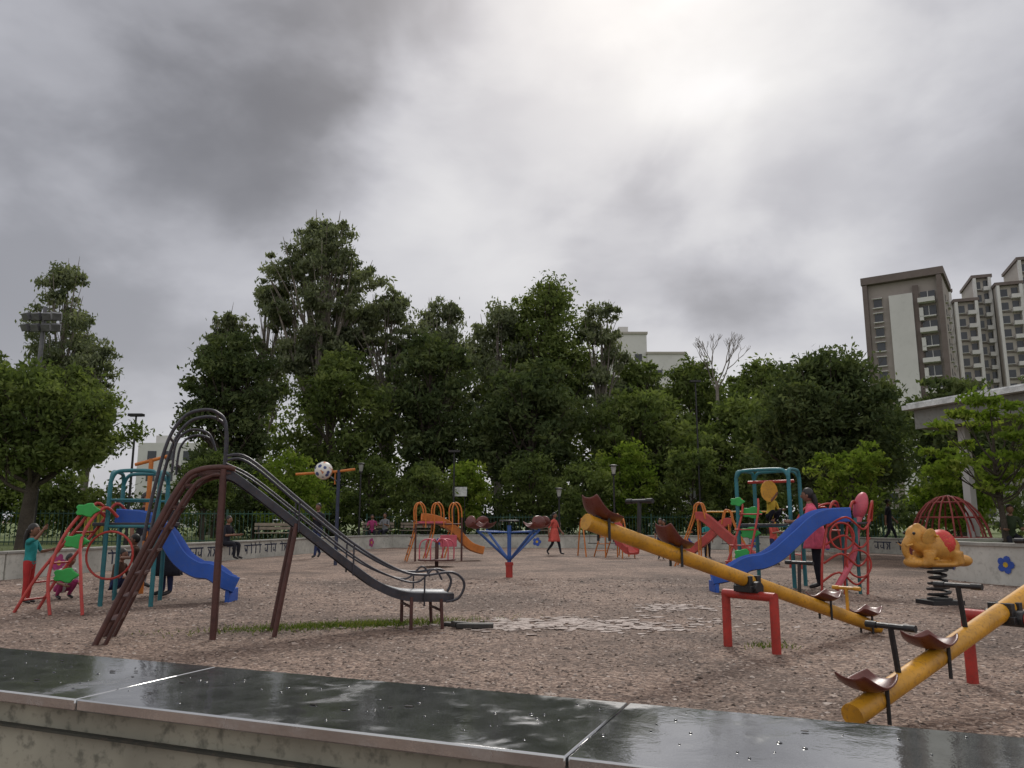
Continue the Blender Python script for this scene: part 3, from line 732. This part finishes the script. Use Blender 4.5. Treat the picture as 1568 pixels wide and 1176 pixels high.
def bench(loc,rz):
    r_=root('park_bench',loc,rz); m_=MB()
    for z,y in((.45,-.12),(.45,.03),(.45,.17),): m_.box((0,y,z),(1.5,.12,.035))
    for z in(.62,.76): m_.box((0,.27,z),(1.5,.03,.11),(-.15,0,0))
    m_.obj('slats',pm('bench_slats',(.25,.20,.15),.6),r_,bevel=.006)
    q=MB()
    for x in(-.6,.6): q.tube([(x,-.2,0),(x,-.2,.43),(x,.2,.43),(x,.3,.85)],.025,6); q.tube([(x,.22,0),(x,.2,.43)],.025,6)
    q.obj('bench_legs',BLK,r_)
bench((-6.3,37.2,.3),R(0)); bench((-8.9,30,.3),R(20)); bench((-4.6,38,.3),0); bench((1.6,38,.3),0)
def board(loc,wd,h,z,mat):
    r_=root('sign_board',loc); m_=MB(); m_.box((0,0,z),(wd,.04,h)); m_.obj('panel',mat,r_,bevel=.005); q=MB()
    for x in(-wd*.35,wd*.35): q.tube([(x,.04,0),(x,.04,z+h/2)],.02,6)
    q.obj('posts',BLK,r_)
WB=pm('white_board',(.6,.62,.6),.5)
board((-2.55,38.6,.3),.7,.45,2.3,WB); board((9.6,42,.3),.35,1.0,2.2,WB); board((-16.2,31,.3),.9,1.1,.9,pm('yellow_sign',(.55,.42,.05),.5))

# ------------------------------------------------------------------ trees
BARK=pm('bark_brown',(.07,.055,.042),.9,0,.4,3,(.02,.017,.014),.6,.8,.02)
EBARK=pm('eucalyptus_bark',(.24,.21,.18),.8,0,.4,2,(.09,.07,.055),.6,.5,.01)
LM_E=leafmat('eucalyptus_leaves',(.07,.085,.056),(.13,.15,.092),(.23,.25,.155),.35)
LM_D=leafmat('dark_tree_leaves',(.036,.051,.025),(.072,.096,.043),(.135,.16,.068),.28)
LM_M=leafmat('mid_tree_leaves',(.053,.075,.03),(.105,.138,.047),(.19,.225,.08),.35)
LM_L=leafmat('light_shrub_leaves',(.07,.11,.02),(.14,.20,.035),(.25,.29,.07),.4)
def foliage(name,puffs,nleaf,size,mat,parent,seed,asp=.42,droop=0,sub=14,tight=.2):
    g=np.random.default_rng(seed); P=np.array(puffs,float)
    vol=(P[:,3]*P[:,4]*P[:,5])**(2/3); cnt=np.maximum(1,(nleaf*vol/vol.sum())).astype(int)
    C=[];T=[]
    for p,c in zip(P,cnt):
        d=g.normal(size=(sub,3)); d/=np.linalg.norm(d,axis=1)[:,None]
        rr=g.uniform(.15,1,sub)**.45
        cc=p[:3]+d*rr[:,None]*p[3:6]*.9; ts=g.uniform(0,1,sub); sz=g.uniform(.5,1.5,sub)
        k=g.integers(0,sub,c)
        spread=g.normal(size=(c,3))*p[3:6]*tight*sz[k][:,None]*np.array([1,1,.75])
        C.append(cc[k]+spread); T.append(np.clip(ts[k]*.6+g.uniform(0,.4,c),0,1))
    C=np.concatenate(C);T=np.concatenate(T);N=len(C)
    a=g.normal(size=(N,3)); a[:,2]=a[:,2]*(1+droop)-droop*1.2; a/=np.linalg.norm(a,axis=1)[:,None]
    b=np.cross(a,g.normal(size=(N,3))); b/=np.linalg.norm(b,axis=1)[:,None]
    s=size*g.uniform(.6,1.4,N)[:,None]
    V=np.stack([C-a*s*.5,C+b*s*asp*.5,C+a*s*.5,C-b*s*asp*.5],1).reshape(-1,3)
    return arrmesh(name,V,4,mat,T,parent)
def tree(name,x,y,z0,H,Rx,cz0,mat,nleaf,size,seed,npuff=12,bark=None,tr=.25,pr=(.3,.45),droop=0,flat=1.0,sub=14,tight=.2,Ry=None):
    g=random.Random(seed); r_=root(name,(x,y,z0)); puffs=[]; Ry=Ry or Rx*.8
    zc=(cz0+H)/2; hz=(H-cz0)/2
    for k in range(npuff):
        ph=k*2.39996+g.uniform(-.4,.4); w_=1-2*(k+.5)/npuff; w_=max(-.95,min(.95,w_+g.uniform(-.12,.12)))
        rr=math.sqrt(1-w_*w_)*g.uniform(.55,1.0); u,v=rr*math.cos(ph),rr*math.sin(ph)
        pr_=g.uniform(*pr)*min(Rx,hz*1.4)
        sx=1-pr_/Rx*.8; sz=max(.2,1-pr_*.8/hz)
        puffs.append((u*Rx*sx,v*Ry*sx,zc+w_*hz*sz,pr_*g.uniform(.85,1.25),pr_,pr_*g.uniform(.7,.95)*flat))
    puffs.append((g.uniform(-.2,.2)*Rx,0,H-hz*.28,Rx*.38,Rx*.35,hz*.28)); 
    t=MB(); lean=g.uniform(-.04,.04)*H
    t.tube([(0,0,-.1),(lean*.3,0,H*.2),(lean*.6,.1,H*.45),(lean,0,H*.72),(lean,0,H*.9)],[tr*1.25,tr,tr*.75,tr*.4,tr*.08],9,smooth=3)
    for p in puffs[:-1]:
        f=min(.85,max(.18,(p[2]/H)*.62)); bx=lean*f; 
        s0=Vector((bx,0,H*f)); e=Vector(p[:3]); mid=(s0+e)/2+Vector((0,0,-.06*H*g.uniform(-.3,1)))
        t.tube([s0,mid,e,e+(e-mid)*.4],[tr*.42,tr*.26,tr*.12,tr*.03],6,smooth=3)
        for _ in range(2):
            q=e+Vector((g.uniform(-1,1)*p[3],g.uniform(-1,1)*p[4],g.uniform(-.3,1)*p[5])); t.tube([mid,(mid+q)/2+Vector((0,0,.1)),q],[tr*.18,tr*.1,tr*.03],5)
    t.obj('trunk_and_limbs',bark or BARK,r_)
    foliage('crown_foliage',puffs,nleaf,size,mat,r_,seed+100,droop=droop,sub=sub,tight=tight)
    return r_
E=dict(bark=EBARK,droop=.7)
tree('eucalyptus_tree',-12.6,50,0,21.2,4.5,9.6,LM_E,34000,.28,1,32,tr=.38,pr=(.24,.35),sub=16,tight=.15,**E)
tree('eucalyptus_tree',-8.4,51,0,16.8,3.1,6,LM_E,17000,.28,2,20,tr=.3,pr=(.28,.42),sub=14,tight=.17,**E)
tree('eucalyptus_tree',-16.4,51,0,17.2,2.4,8,LM_E,11000,.28,3,16,tr=.25,pr=(.3,.45),sub=13,tight=.17,**E)
tree('eucalyptus_tree',-4.9,52,0,16.4,2.9,5,LM_E,16000,.29,4,18,tr=.26,sub=14,**E)
tree('eucalyptus_tree',-19.0,50,0,15.0,1.8,7,LM_E,7500,.28,44,11,tr=.22,sub=12,**E)
D=dict(sub=18,tight=.2)
tree('broadleaf_tree',-15.9,43,0,11.8,3.3,2.0,LM_D,18000,.31,5,20,tr=.3,**D)
tree('broadleaf_tree',-10.5,46,0,11.5,3.8,2.0,LM_M,15000,.31,6,18,**D)
tree('broadleaf_tree',-5.0,47,0,12.6,3.8,2.5,LM_D,15000,.33,7,18,**D)
tree('eucalyptus_tree',-1.0,55,0,16.8,3.1,4,LM_E,17000,.30,8,20,tr=.28,sub=14,**E)
tree('broadleaf_tree',2.2,56,0,19.0,4.6,4,LM_M,31000,.32,9,30,tr=.35,**D)
tree('eucalyptus_tree',6.4,55,0,17.0,2.4,5,LM_E,15000,.29,10,17,tr=.28,sub=14,**E)
tree('broadleaf_tree',9.4,57,0,13.2,3.2,3,LM_M,12000,.35,11,16,**D)
tree('broadleaf_tree',13.7,58,0,13.4,3.6,2,LM_M,12000,.35,12,16,**D)
tree('broadleaf_tree',17.8,56,0,13.2,3.4,2,LM_M,12000,.35,13,16,**D)
tree('broadleaf_tree',1.0,46,0,10.8,4.2,2,LM_D,15000,.33,14,18,**D)
tree('broadleaf_tree',7.5,47,0,9.5,3.9,1.5,LM_M,14000,.33,15,18,**D)
tree('broadleaf_tree',12.8,44,0,8.4,3.6,1.2,LM_M,12000,.32,16,16,**D)
tree('broadleaf_tree',22,54,0,12.0,3.8,2,LM_D,9000,.38,17,16,**D)
tree('mango_tree',12.1,30,.3,7.6,3.5,1.2,LM_D,32000,.22,18,34,tr=.22,pr=(.28,.36),sub=22,tight=.19)
tree('broadleaf_tree',20.5,36,.3,7.6,3.2,1.5,LM_D,10000,.3,19,16,**D)
tree('broadleaf_tree',26.5,38,.3,8.0,3.6,1.5,LM_M,9000,.32,20,16,**D)
tree('young_tree',12.0,19.4,.45,3.9,2.0,1.2,LM_L,4200,.17,21,18,tr=.07,pr=(.18,.3),flat=.5,sub=7,tight=.22)
tree('young_tree',10.6,24.5,.0,3.6,1.6,1.2,LM_L,3600,.17,22,14,tr=.06,pr=(.2,.35),sub=8)
tree('broadleaf_tree',-15.3,25,.3,6.1,3.2,1.9,LM_M,26000,.18,23,28,tr=.2,pr=(.24,.36),sub=18,tight=.19)
tree('broadleaf_tree',-19.5,27,.3,6.8,3.2,2.0,LM_D,12000,.22,24,18,tr=.2,sub=18)
tree('eucalyptus_tree',-29.5,50,0,18,2.9,7,LM_E,13000,.28,25,18,tr=.3,sub=13,**E)
tree('eucalyptus_tree',-26.6,49,0,13,2.3,4,LM_E,9000,.28,26,14,tr=.25,sub=13,**E)
tree('broadleaf_tree',-33,46,0,13.0,3.6,2,LM_M,9000,.35,27,18,**D)
tree('broadleaf_tree',-13.2,34,.3,3.9,1.6,1.0,LM_M,6000,.2,28,12,tr=.1,sub=14)
k=30
for x,y,h,rx,mt in [(-10.2,37,4.2,2.3,LM_L),(-4.4,39,3.9,2.0,LM_M),(-2.4,40,4.0,1.8,LM_L),(1.0,42,4.6,2.2,LM_M),(3.6,40,4.0,2.0,LM_M),(5.9,42,5.2,2.2,LM_L),(9.3,41,5.0,2.2,LM_M),(12.4,40,4.6,2.2,LM_M),(-7.4,41,4.4,2.0,LM_M),(16,40,4.6,2.4,LM_D),(-18.6,33,3.0,1.8,LM_M),(-22,34,3.6,2.2,LM_M),(18.5,33,3.6,2,LM_L),(-13,40,4.0,2.2,LM_D)]:
    tree('shrub',x,y,.3,h,rx,.3,mt,5500,.22,k,14,tr=.07,sub=14); k+=1
g=random.Random(9); puffs=[(x+g.uniform(-.5,.5),44+g.uniform(-2,3),1.3+g.uniform(-.3,.9),1.5,1.2,g.uniform(1.0,1.9)) for x in np.arange(-26,30,1.1)]
foliage('undergrowth_foliage',puffs,26000,.3,LM_D,None,77,sub=14,tight=.25)
SKL=[(-24,9),(-20,11.5),(-16,12.5),(-8,14),(-3,15.0),(2,16.8),(7,14.6),(9,12.2),(10,12.0),(14,12.6),(19,12.6),(24,11.5),(36,10)]
puffs=[]
x=-23.5
while x<36:
    top=float(np.interp(x,[p[0] for p in SKL],[p[1] for p in SKL]))+g.uniform(-1.2,.5); z=2.0
    while z<top-1.6:
        puffs.append((x+g.uniform(-.8,.8),62+g.uniform(-2,2),z,2.0,1.6,2.1)); z+=2.7
    puffs.append((x,62,top-1.4,1.5,1.4,1.4)); x+=2.1
foliage('distant_tree_row',puffs,46000,.45,LM_M,None,78,sub=14,tight=.25)
br=root('bare_tree',(14.6,55,0)); t=MB(); g=random.Random(4)
def branch(p,d,l,r_,n):
    q=p+d*l; t.tube([p,(p+q)/2+Vector((g.uniform(-.1,.1),0,0)),q],[r_,r_*.8,r_*.6],5)
    if n==0: return
    for _ in range(3):
        dd=(d+Vector((g.uniform(-.5,.5),g.uniform(-.5,.5),g.uniform(-.1,.5)))).normalized(); branch(q,dd,l*.68,r_*.6,n-1)
branch(Vector((0,0,0)),Vector((0,0,1)),11,.2,0); 
for a_ in range(4): branch(Vector((0,0,10.2+a_*.2)),Vector((g.uniform(-.5,.5),g.uniform(-.5,.5),1)).normalized(),1.6,.06,3)
t.obj('branches',EBARK,br)
cp=root('cypress_tree',(9.1,48,0)); t=MB(); t.tube([(0,0,0),(0,0,9.5)],[.15,.03],6); t.obj('trunk',BARK,cp)
foliage('crown_foliage',[(0,0,z,.45*(1-(z-5)/7),.45*(1-(z-5)/7),.9) for z in (3,4.2,5.4,6.6,7.6,8.6,9.3)],3500,.2,LM_D,cp,5)

# ------------------------------------------------------------------ buildings
TAU=pm('taupe_render',(.33,.29,.265),.8,0,.12,.1,(.24,.215,.20),.2); WR=pm('white_render',(.58,.57,.55),.8,0,.1,.1,(.4,.39,.37),.2)
BRN=pm('brown_trim',(.15,.12,.11),.8,0,.15,.2); GLS=pm('dark_window_glass',(.04,.045,.055),.15,0,.3,.3,(.05,.05,.06),.2,0); BEI=pm('beige_render',(.38,.35,.31),.8,0,.1,.1,(.28,.25,.23),.2)
tb=root('apartment_tower',(73.6,158,0),math.atan2(-8,11.9))
A=MB();Wt=MB();Bn=MB();Gl=MB()
A.box((7.2,7,24.7),(14.3,13.6,49.4))
Bn.box((7.2,6.6,50.2),(15.2,15.6,1.5)); Bn.box((.25,-.5,24.7),(.9,1.2,49.2)); Bn.box((13.9,-.6,24.7),(.9,1.4,49.2))
Wt.box((6.8,-.55,23.2),(4.3,1.1,46.4)); Bn.box((9.5,-.25,24),(1.0,.5,48))
for k in range(16):
    z=1.5+k*3.05
    if z>47: break
    Gl.box((2.4,-.02,z+1.2),(1.5,.1,1.6)); Wt.box((2.4,-.35,z+.15),(1.9,.7,.16)); Wt.box((2.4,-.3,z+2.15),(1.9,.6,.12))
    Gl.box((11.6,-.04,z+1.3),(2.6,.12,2.1)); Wt.box((11.6,-.12,z+1.35),(.12,.12,2.1)); 
    if k%2==0: Wt.box((11.4,-1.0,z+.25),(3.0,2.0,.9))
    else: Wt.box((11.4,-.6,z+.1),(3.0,1.2,.2)); Wt.box((10.3,-.6,z+.6),(.7,1.2,2.6))
    Gl.box((14.36,4,z+1.3),(.1,1.4,1.5)); Gl.box((14.36,9,z+1.3),(.1,1.8,1.5)); Wt.box((14.6,4,z+.4),(.5,1.8,.12)); Wt.box((14.6,9,z+.4),(.5,2.2,.12))
A.obj('walls',TAU,tb,smooth=False);Wt.obj('white_panels_and_balconies',WR,tb,smooth=False);Bn.obj('roof_frame',BRN,tb,smooth=False);Gl.obj('windows',GLS,tb,smooth=False)
def block(name,loc,rz,vols):
    r_=root(name,loc,rz); A=MB();W=MB();G=MB();B=MB()
    for x0,w_,h,y0 in vols:
        A.box((x0+w_/2,y0+6,h/2),(w_-.02,12,h)); B.box((x0+w_/2,y0+5.6,h+.35),(w_+.6,13.2,.7)); nf=int(h/3.05)
        W.box((x0+.3,y0-.5,h/2),(.6,1.0,h-.05)); W.box((x0+w_-.3,y0-.5,h/2),(.6,1.0,h-.05))
        for k in range(nf):
            z=h-3.05*(k+1)
            G.box((x0+w_*.3,y0-.02,z+1.4),(w_*.28,.1,1.7)); G.box((x0+w_*.72,y0-.02,z+1.4),(w_*.25,.1,2.2))
            W.box((x0+w_*.72,y0-.7,z+.35),(w_*.36,1.4,.9)); W.box((x0+w_*.3,y0-.2,z+.45),(w_*.34,.4,.12)); B.box((x0+w_*.5,y0-.1,z+.05),(w_*.7,.2,.12))
    A.obj('walls',BEI,r_,smooth=False);W.obj('balconies_and_piers',WR,r_,smooth=False);G.obj('windows',GLS,r_,smooth=False);B.obj('roof_slabs',BRN,r_,smooth=False)
block('apartment_block',(96.5,174,0),math.atan2(-6,17),[(0,4.2,53,2),(4.3,4.6,50,0),(9.0,3.6,56,3),(12.8,5,53,0),(18,4,59,2),(22.2,7,55,0)])
wb=root('white_building',(19.0,141,0)); A=MB();G=MB();B=MB()
A.box((3,6,17.7),(6,10,35.4)); A.box((9.5,6,16),(7,11,31)); A.box((15,6,15),(4,10,29)); B.box((3,6,35.6),(6.4,10.6,.4)); B.box((9.5,6,31.7),(7.4,11.5,.4)); B.box((15,6,29.7),(4.3,10.5,.4))
for k in range(10):
    for x in(1.5,4.4,8,11,15): 
        if 3.1*k+3< (34 if x<6 else 29): G.box((x,.98 if x<6 or x==15 else .48,3.1*k+3),(1.3,.12,1.4)); 
A.box((2,4,36.5),(1.8,2,1.6)); A.obj('walls',WR,wb,smooth=False);G.obj('windows',GLS,wb,smooth=False);B.obj('roof_slabs',BEI,wb,smooth=False)
lb=root('distant_house',(-52,110,0)); A=MB();G=MB(); A.box((4,4,6),(9,8,12)); A.box((11,5,4.8),(5,8,9.6)); A.box((2,3,12.6),(2,2,1.3))
for k in range(4):
    for x in (1.5,4,6.5): G.box((x,-.02,1.5+2.9*k),(1.2,.1,1.3))
    if k<3: G.box((11,.98,1.5+2.9*k),(1.2,.1,1.3))
A.obj('walls',WR,lb,smooth=False); G.obj('windows',GLS,lb,smooth=False)
pv=root('pavilion_building',(13.55,25.1,-.28),math.atan2(-11,3.9))
A=MB();W=MB();C_=MB();Dk=MB()
A.box((7,4.5,4.74),(15,9.4,.62)); W.box((7,4.45,5.13),(15.4,9.9,.14)); W.box((7,4.45,5.25),(15.2,9.7,.05))
for x in(.6,4.2,7.8,11.4): C_.box((x,.6,2.21),(.26,.26,4.42)); C_.box((x,8.2,2.21),(.26,.26,4.42))
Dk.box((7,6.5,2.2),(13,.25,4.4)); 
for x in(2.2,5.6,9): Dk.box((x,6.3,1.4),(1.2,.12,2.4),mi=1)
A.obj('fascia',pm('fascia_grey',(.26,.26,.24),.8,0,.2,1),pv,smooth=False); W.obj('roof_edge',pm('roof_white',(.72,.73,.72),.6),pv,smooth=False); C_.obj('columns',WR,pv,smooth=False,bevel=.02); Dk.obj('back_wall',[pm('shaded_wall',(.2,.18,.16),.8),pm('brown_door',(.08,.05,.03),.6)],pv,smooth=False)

# ------------------------------------------------------------------ people
def cloth(name,col): return pm('cloth_'+name,col,.85,0,.25,9,tuple(c*.6 for c in col),.4,.3,.004,.2)
SK=pm('skin_brown',(.22,.105,.065),.5,0,.1,8,(.16,.07,.045),.15,.05); HAIR=pm('black_hair',(.012,.010,.009),.5,0,.3,30,(.01,.008,.007),.2)
def person(name,loc,rot,H,pose,top,bottom,shoe=BLK,skirt=None,sleeve='short',long_hair=False,arms=('down','down'),lean=0,short=False):
    J={}; Rr={}; hs=1.0 if H>1.4 else 1.0+(1.4-H)*.75   # children have larger heads
    def j(n,p,r_): J[n]=Vector(p); Rr[n]=r_
    j('pel',(0,0,.53),.078); j('waist',(0,0,.61),.068); j('chest',(0,-.005,.71),.082); j('uch',(0,0,.785),.062); j('neck',(0,0,.845),.030); j('nk2',(0,-.008,.885),.032)
    for s,k in((1,'L'),(-1,'R')):
        j('sh'+k,(s*.105,0,.80),.036); j('el'+k,(s*.135,.005,.64),.025); j('wr'+k,(s*.14,-.03,.49),.017)
        j('hip'+k,(s*.052,0,.49),.056); j('kn'+k,(s*.056,-.008,.275),.037); j('an'+k,(s*.056,.01,.045),.024); j('toe'+k,(s*.064,-.09,.02),.019)
    for k,s,a_ in(('L',1,arms[0]),('R',-1,arms[1])):
        S=J['sh'+k]
        if a_=='fwd': J['el'+k]=S+Vector((s*.03,-.07,-.135)); J['wr'+k]=S+Vector((s*-.0,-.2,-.11))
        elif a_=='up': J['el'+k]=S+Vector((s*.05,-.12,.03)); J['wr'+k]=S+Vector((s*.03,-.2,.16))
        elif a_=='hip': J['el'+k]=S+Vector((s*.09,.04,-.13)); J['wr'+k]=Vector((s*.09,-.04,.58))
        elif a_=='swingf': J['el'+k]=S+Vector((s*.03,-.05,-.15)); J['wr'+k]=S+Vector((s*.02,-.15,-.27))
        elif a_=='swingb': J['el'+k]=S+Vector((s*.03,.07,-.15)); J['wr'+k]=S+Vector((s*.03,.08,-.31))
        elif a_=='phone': J['el'+k]=S+Vector((s*.03,-.03,-.16)); J['wr'+k]=S+Vector((s*-.05,-.17,-.08))
    upper=[n for n in J if n[:2] not in('hi','kn','an','to') and n!='pel']
    if pose=='walk':
        J['knL']=Vector((.05,-.10,.29));J['anL']=Vector((.05,-.15,.05));J['toeL']=Vector((.055,-.24,.035))
        J['knR']=Vector((-.05,.02,.27));J['anR']=Vector((-.05,.17,.09));J['toeR']=Vector((-.055,.11,.015))
    if pose in('sit','crouch'):
        np_=Vector((0,.0,.29)) if pose=='sit' else Vector((0,.06,.14))
        sh=np_-J['pel']
        for n in upper+['pel','hipL','hipR']: J[n]=J[n]+sh
        for s,k in((1,'L'),(-1,'R')):
            J['hip'+k]=Vector((s*.06,np_.y-.01,np_.z-.015))
            if pose=='sit': J['kn'+k]=Vector((s*.07,-.24,.275));J['an'+k]=Vector((s*.06,-.23,.045));J['toe'+k]=Vector((s*.065,-.33,.02))
            else: J['kn'+k]=Vector((s*.10,-.13,.25));J['an'+k]=Vector((s*.08,.01,.045));J['toe'+k]=Vector((s*.085,-.09,.02))
    if lean:
        M=Matrix.Rotation(lean,3,'X'); pv_=J['pel'].copy()
        for n in upper: J[n]=M@(J[n]-pv_)+pv_
    for n in J: J[n]=J[n]*H
    bones=[('pel','waist','T'),('waist','chest','T'),('chest','uch','T'),('uch','neck','N'),('neck','nk2','S')]
    for k in 'LR': bones+=[('uch','sh'+k,'T'),('sh'+k,'el'+k,'T' if sleeve!='none' else 'S'),('el'+k,'wr'+k,'T' if sleeve=='long' else 'S'),('pel','hip'+k,'B'),('hip'+k,'kn'+k,'B'),('kn'+k,'an'+k,'S' if short else 'B'),('an'+k,'toe'+k,'F')]
    names=list(J); idx={n:i for i,n in enumerate(names)}
    me=bpy.data.meshes.new('sk'); me.from_pydata([J[n] for n in names],[(idx[a],idx[b]) for a,b,_ in bones],[])
    ob=bpy.data.objects.new('sk',me); COL.objects.link(ob)
    ob.modifiers.new('s','SKIN').use_smooth_shade=True
    sv=me.skin_vertices[0].data if me.skin_vertices else None
    if sv:
        for n in names: sv[idx[n]].radius=(Rr[n]*H,Rr[n]*H); sv[idx[n]].use_root=(n=='pel')
    md=ob.modifiers.new('u','SUBSURF'); md.levels=2
    dg=bpy.context.evaluated_depsgraph_get(); m2=bpy.data.meshes.new_from_object(ob.evaluated_get(dg)); bpy.data.objects.remove(ob)
    m2.name=name+'_body'; m2.materials.clear()
    for mt in(top,bottom,SK,shoe): m2.materials.append(mt)
    for p in m2.polygons:
        c=p.center; best=9;lab='T';tt=0
        for a_,b_,l_ in bones:
            A_=J[a_];B_=J[b_];d=B_-A_;t_=max(0,min(1,(c-A_).dot(d)/d.dot(d))); dd=(c-(A_+d*t_)).length/((Rr[a_]+(Rr[b_]-Rr[a_])*t_)*H)
            if dd<best: best=dd;lab=l_;tt=t_
        if lab=='N': lab='T' if tt<.55 else 'S'
        p.material_index={'T':0,'B':1,'S':2,'F':3}[lab]; p.use_smooth=True
    r_=root(name,loc,rot); bo=bpy.data.objects.new('body',m2); COL.objects.link(bo); bo.parent=r_
    G_=H*hs
    hc=J['nk2']+Vector((0,-.008*H,.052*G_))
    def hf(v):
        z=v.z/(.068*G_)
        if z<0: v=Vector((v.x*(1-.28*z*z),v.y*(1-.12*z*z),v.z))
        return v
    hd=MB(); hd.ell(hc,(.046*G_,.056*G_,.068*G_),seg=20,rings=14,fn=hf)
    hd.ell(hc+Vector((0,-.056,-.012))*G_,(.008*G_,.012*G_,.016*G_),seg=8,rings=6)
    for s in(-1,1): hd.ell(hc+Vector((s*.046,.003,-.005))*G_,(.007*G_,.012*G_,.018*G_),seg=8,rings=6)
    hd.obj('head',SK,r_)
    ey=MB()
    for s in(-1,1): ey.ell(hc+Vector((s*.018,-.050,.006))*G_,(.008*G_,.005*G_,.005*G_),seg=8,rings=6)
    ey.ell(hc+Vector((0,-.049,-.036))*G_,(.015*G_,.004*G_,.004*G_),seg=8,rings=6,mi=1)
    ey.obj('eyes_and_mouth',[BLK,pm('lips',(.18,.05,.04),.5)],r_)
    hr=MB(); hr.ell(hc+Vector((0,.009,.014))*G_,(.052*G_,.058*G_,.064*G_),seg=20,rings=14,fn=lambda v: Vector((v.x,v.y,v.z if v.y>-.02*G_ or v.z>0.02*G_ else .02*G_+abs(v.z)*.2)))
    if long_hair: hr.tube([hc+Vector((0,.05,0))*G_,hc+Vector((0,.075,-.07))*G_,hc+Vector((0,.085,-.19))*G_],[.034*G_,.026*G_,.010*G_],10,smooth=3)
    hr.obj('hair',HAIR,r_)
    hm=MB()
    for s,k in((1,'L'),(-1,'R')):
        W_=J['wr'+k]; d=(W_-J['el'+k]).normalized(); sd_=Vector((0,1,0)).cross(d)
        if sd_.length<.1: sd_=Vector((1,0,0)).cross(d)
        sd_.normalize(); nr=d.cross(sd_)
        hm.tube([W_-d*.01*H,W_+d*.015*H,W_+d*.045*H],[.015*H,.020*H,.019*H],8)
        for f,ln in enumerate((.034,.040,.038,.030)):
            b_=W_+d*.043*H+nr*(f-1.5)*.0095*H; hm.tube([b_,b_+d*ln*.5*H+sd_*.002*H,b_+d*ln*.9*H+sd_*s*.012*H],[.0055*H,.005*H,.004*H],6)
        b_=W_+d*.012*H-nr*.014*H; hm.tube([b_,b_-nr*.014*H+d*.014*H,b_-nr*.016*H+d*.032*H],[.007*H,.006*H,.0045*H],6)
    hm.obj('hands',SK,r_)
    if skirt:
        z0=J['pel'].z+.10*H; z1=skirt*H; sk=MB()
        def fn(u,v):
            a_=2*math.pi*v; z=z0+(z1-z0)*u; r1=(.085+.06*u+.012*math.sin(a_*6+1)*u)*H
            return (r1*math.cos(a_)*1.12,r1*math.sin(a_)*.9+J['pel'].y,z)
        sk.grid(fn,8,40); sk.obj('tunic_skirt',top,r_,solid=.008)
    return r_
c_teal=cloth('teal',(.03,.25,.25)); c_red=cloth('red',(.42,.04,.04)); c_pink=cloth('pink',(.75,.13,.20)); c_dark=cloth('dark',(.022,.022,.03)); c_brn=cloth('brown',(.09,.05,.035)); c_wht=cloth('white',(.55,.53,.5)); c_nvy=cloth('navy',(.03,.04,.10)); c_olv=cloth('olive',(.04,.055,.03)); c_yel=cloth('yellow',(.6,.42,.06)); c_gry=cloth('grey',(.2,.2,.21)); c_coral=cloth('coral',(.55,.10,.08)); c_mag=cloth('magenta',(.35,.05,.15))
person('child_standing',(-7.15,11.9,0),R(95),1.12,'stand',c_teal,c_red,arms=('fwd','up'),long_hair=True)
person('child_crouching',(-7.0,12.6,0),R(60),1.15,'crouch',c_wht,c_mag,arms=('fwd','fwd'),lean=.45)
person('child_crouching',(-6.45,13.2,0),R(80),1.2,'crouch',c_brn,c_nvy,arms=('fwd','fwd'),lean=.25)
person('man_standing',(-6.75,14.6,0),R(60),1.7,'stand',c_dark,c_gry,arms=('phone','down'))
person('child_standing',(-5.95,12.75,0),R(-70),.95,'stand',c_brn,c_red,arms=('fwd','fwd'),lean=.15)
person('woman_standing',(-5.62,13.1,0),R(-30),1.62,'stand',c_dark,c_nvy,skirt=.2,arms=('fwd','hip'),long_hair=True)
person('woman_standing',(5.5,14.45,0),R(-115),1.78,'stand',c_pink,c_dark,skirt=.40,arms=('fwd','fwd'),long_hair=True,lean=.12)
person('man_walking',(-6.33,26,0),R(-20),1.75,'walk',c_dark,c_nvy,arms=('phone','swingb'))
person('man_sitting',(-8.75,24.4,0.05),R(75),1.7,'sit',c_dark,c_dark,arms=('fwd','fwd'),lean=.1)
person('woman_sitting',(-6.5,37.0,.26),R(10),1.6,'sit',c_mag,c_dark,arms=('fwd','fwd'),long_hair=True)
person('man_sitting',(-5.9,37.0,.26),R(-15),1.7,'sit',c_gry,c_dark,arms=('fwd','fwd'))
person('girl_walking',(1.5,28.4,0),R(60),1.48,'walk',c_coral,c_dark,skirt=.32,arms=('swingf','swingb'),long_hair=True)
person('person_walking',(14.3,30.2,0.3),R(70),1.7,'walk',c_dark,c_dark,arms=('swingf','swingb'))
person('man_sitting',(12.25,19.6,.33),R(-20),1.68,'sit',c_olv,c_dark,arms=('fwd','fwd'),lean=.25)
person('child_walking',(5.35,28,0),R(-60),1.2,'walk',c_yel,c_nvy,arms=('swingf','swingb'))
person('child_standing',(4.75,25.5,0),R(-20),1.25,'stand',c_dark,c_nvy,arms=('hip','down'))
person('child_climbing',(4.95,15.1,1.15),R(30),1.0,'crouch',c_yel,c_dark,arms=('fwd','up'),lean=.2)
person('child_standing',(6.3,25.8,0),R(10),1.2,'stand',c_teal,c_dark,arms=('down','fwd'))
person('child_standing',(7.2,22,0.0),R(40),1.3,'stand',c_coral,c_nvy,arms=('fwd','fwd'))
